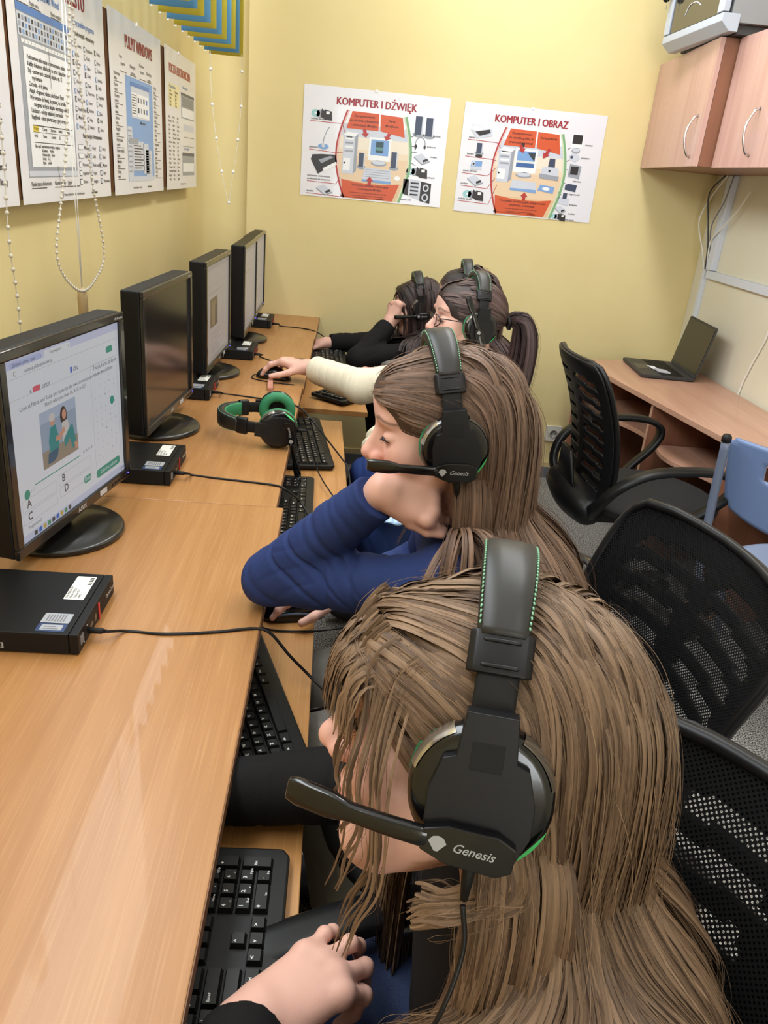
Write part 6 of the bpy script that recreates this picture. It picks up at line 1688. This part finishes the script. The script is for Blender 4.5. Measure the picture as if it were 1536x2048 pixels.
def office_chair(label, loc, rz):
    t = thing('office_chair', label, 'chair', loc, rz, 'black mesh office chairs')
    nu, nv = 56, 72
    def sheet(fwd, keep, mt, name, solid, us=1.0):
        V = [chair_surface((2 * i / nu - 1) * us, .012 + .976 * j / nv, fwd) for j in range(nv + 1) for i in range(nu + 1)]
        F = []
        for j in range(nv):
            for i in range(nu):
                if keep(2 * (i + .5) / nu - 1, (j + .5) / nv): F.append((j * (nu + 1) + i, j * (nu + 1) + i + 1, (j + 1) * (nu + 1) + i + 1, (j + 1) * (nu + 1) + i))
        o = MB().add(V, F, mt, True).build(name, t)
        uvl = o.data.uv_layers.new(name='UVMap')
        Va = np.array(V); li = np.zeros(len(o.data.loops), int); o.data.loops.foreach_get('vertex_index', li)
        uvl.data.foreach_set('uv', np.ascontiguousarray(Va[li][:, 1:3]).ravel())
        if solid:
            s = o.modifiers.new('solid', 'SOLIDIFY'); s.thickness = solid; s.offset = 0
        return o
    def slots(u, v):
        if abs(u) > .80 or v < .10 or v > .90: return True
        if abs(u) < .075 + .05 * (1 - v): return True
        vv = v + .045 * u * u
        f = ((vv - .12) / .80 * 9) % 1.0
        e = min(abs(u) - .10, .80 - abs(u)) / .06
        return not (.22 < f < .22 + .50 * min(1, max(.25, e)))
    sheet(-.012, slots, CHP, 'back_shell', .006)
    sheet(.004, lambda u, v: True, MESHM, 'back_mesh', 0)
    m = MB(); out = [chair_surface(1.0, v) for v in np.linspace(.03, .97, 26)] + [chair_surface(u, .985) for u in np.linspace(.8, -.8, 12)] + [chair_surface(-1.0, v) for v in np.linspace(.97, .03, 26)] + [chair_surface(u, .015) for u in np.linspace(-.8, .8, 12)]
    m.tube(out, .0085, CHP, 8, closed=True); m.build('back_rim', t)
    m = MB(); V, F = snet([ell((.02, 0, .455), (.25, .24, .045), .02), ell((.03, 0, .44), (.23, .225, .03), .02)], .012); m.add(V, [tuple(f) for f in F], mat('black seat fabric', srgb(24, 24, 25), .85), True); m.build('seat', t)
    m = MB(); V, F = snet([ell((-.225, 0, .455), (.075, .185, .075), .02), cap((-.24, -.15, .45), (-.24, .15, .45), .045, k=.03)], .01); m.add(V, [tuple(f) for f in F], CHP, True); m.band([(-.24, 0, .45), (-.275, 0, .52), (-.285, 0, .62)], (0, 1, 0), [(1, 0, 0)] * 3, [.20, .16, .10], .016, CHP); m.box((-.05, 0, .395), (.34, .16, .03), CHP); m.build('back_bracket', t)
    for s in (-1, 1):
        m = MB(); P = smooth_path([(-.235, s * .150, .43), (-.245, s * .235, .50), (-.20, s * .275, .585), (-.10, s * .285, .640), (.08, s * .285, .652), (.165, s * .280, .620), (.150, s * .268, .555), (.06, s * .245, .47), (.0, s * .20, .425)], 44)
        T = np.gradient(P, axis=0); T /= np.linalg.norm(T, axis=1)[:, None]; sd = np.tile(A_(0, 1, 0), (44, 1)); sd = sd - T * (sd * T).sum(1)[:, None]; sd /= np.linalg.norm(sd, axis=1)[:, None]; nn = np.cross(T, sd)
        m.band(P, sd, nn, np.interp(np.linspace(0, 1, 44), [0, .15, .35, .6, .8, 1], [.05, .042, .046, .050, .036, .04]), .020, CHP); m.build('armrest', t)
    MB().lathe([(.014, .22), (.014, .40)], mat('grey gas spring', srgb(70, 72, 76), .3, .6), (0, 0, 0)).lathe([(.026, .09), (.026, .24), (.022, .25)], mat('grey column', srgb(120, 124, 130), .35, .4), (0, 0, 0)).build('column', t)
    for k in range(5):
        a = 2 * PI * k / 5 + .5; d = A_(math.cos(a), math.sin(a), 0)
        m = MB(); m.band([d * .02 + A_(0, 0, .115), d * .14 + A_(0, 0, .105), d * .29 + A_(0, 0, .075)], np.cross((0, 0, 1), d), A_(0, 0, 1), [.05, .04, .028], [.04, .034, .022], CHROME); lg = m.build('base_leg', t)
        m = MB(); p = d * .285 + A_(0, 0, .027)
        for q in (-1, 1): m.lathe([(0, -.009), (.022, -.009), (.026, -.004), (.026, .004), (.022, .009), (0, .009)], BLKM, p + np.cross((0, 0, 1), d) * .012 * q, np.cross((0, 0, 1), d), 16)
        m.tube([p + A_(0, 0, .0), p + A_(0, 0, .045)], .007, BLKM, 8); m.build('caster', lg)
    return t
ch = office_chair('empty black mesh armchair turned to the rose brown desk', (1.075, 2.475, 0), rad(3))
dup(ch, 'black mesh chair behind the girl in blue, second from the viewer', (.285, .985, 0), rad(180 + 9))
dup(ch, 'black mesh chair in the bottom right corner behind the nearest girl', (.150, .335, 0), rad(180 + 24))

# school chair
t = thing('school_chair', 'blue grey plastic school chair with steel tube legs, cut by the right edge', 'chair', (1.31, 1.88, 0), rad(44))
BLU = mat('blue grey plastic', srgb(104, 124, 164), .38); STL = mat('blue grey painted steel', srgb(112, 122, 146), .35, .2)
def bent(m, outline, hole, mt, o, u, v, n, th, bend):
    pass
m = MB()
nu, nv = 30, 20
def bp(i, j, off):
    a = -1 + 2 * i / nu; b_ = j / nv; w = .195 * (1 - .10 * (1 - b_) ** 2)
    return (-.205 - .035 * b_ + .030 * (1 - a * a) * -1 + .03 + off, a * w, .640 + .225 * b_ - .035 * (1 - b_) * a * a * -1)
V = [bp(i, j, 0) for j in range(nv + 1) for i in range(nu + 1)]
F = []
for j in range(nv):
    for i in range(nu):
        a = abs(-1 + 2 * (i + .5) / nu); b_ = (j + .5) / nv
        if a < .46 and .60 < b_ < .80: continue
        if a > .9 and (b_ > .93 or b_ < .10): continue
        F.append((j * (nu + 1) + i, j * (nu + 1) + i + 1, (j + 1) * (nu + 1) + i + 1, (j + 1) * (nu + 1) + i))
o = m.add(V, F, BLU, True).build('backrest', t); s = o.modifiers.new('solid', 'SOLIDIFY'); s.thickness = .009; s.offset = 0
m = MB(); V, F = snet([ell((.03, 0, .45), (.215, .205, .016), .01)], .008); V[:, 2] += .02 * ((V[:, 0] - .03) / .2) ** 2; m.add(V, [tuple(f) for f in F], mat('pale blue grey seat', srgb(136, 150, 178), .35), True); m.build('seat', t)
for s in (-1, 1):
    m = MB(); m.tube(smooth_path([(-.262, s * .190, .868), (-.235, s * .192, .70), (-.20, s * .19, .50), (-.16, s * .188, .436), (.0, s * .185, .430), (.18, s * .18, .428)], 30), .0115, STL, 12); fr = m.build('frame_tube', t)
    m = MB(); m.lathe([(.0, 0), (.0125, 0), (.0125, .012), (.009, .018), (0, .019)], BLKM, (-.2625, s * .19, .862), (-.14, 0, 1), 12); m.build('end_cap', fr)
    MB().tube([(-.10, s * .186, .43), (-.33, s * .200, .012)], .0115, STL, 12).build('leg', t)
    MB().tube([(.02, s * .186, .43), (.23, s * .200, .012)], .0115, STL, 12).build('leg', t)
# ------------------------------------------------------------------ light
def area(name, loc, target, sx, sy, power, col=(1, 1, 1)):
    l = bpy.data.lights.new(name, 'AREA'); l.shape = 'RECTANGLE'; l.size = sx; l.size_y = sy; l.energy = power; l.color = col
    o = bpy.data.objects.new(name, l); COL.objects.link(o); o.location = loc
    o.rotation_euler = (Vector(target) - Vector(loc)).to_track_quat('-Z', 'Y').to_euler()
    return o
area('daylight_rear_window', (.62, Y0 + .05, 1.62), (.3, 0, 1.35), 1.75, 1.45, 120, (.96, .985, 1.0))
area('daylight_side_window', (X0 + .02, 1.5, 2.36), (X0 + 2, 1.5, 1.55), 3.6, .6, 105, (.92, .965, 1.0))
for y, e in ((-3.5, 14), (-.6, 14), (1.5, 30), (3.0, 30)):
    area('ceiling_lamp', (.70, y, ZC - .03), (.70, y, 0), .3, 1.2, e, (.97, .985, 1.0))
w = bpy.data.worlds.new('sky'); SC.world = w; w.use_nodes = True
w.node_tree.nodes['Background'].inputs[0].default_value = (.75, .85, 1, 1); w.node_tree.nodes['Background'].inputs[1].default_value = 1.0
SC.view_settings.view_transform = 'Standard'; SC.view_settings.look = 'None'; SC.view_settings.gamma = 1; SC.view_settings.exposure = -0.52
SC.view_settings.use_curve_mapping = False
cy = SC.cycles
cy.use_denoising = True; cy.max_bounces = 8; cy.diffuse_bounces = 4; cy.glossy_bounces = 3; cy.transmission_bounces = 4; cy.transparent_max_bounces = 12
cy.sample_clamp_indirect = 6.0; cy.caustics_reflective = False; cy.caustics_refractive = False
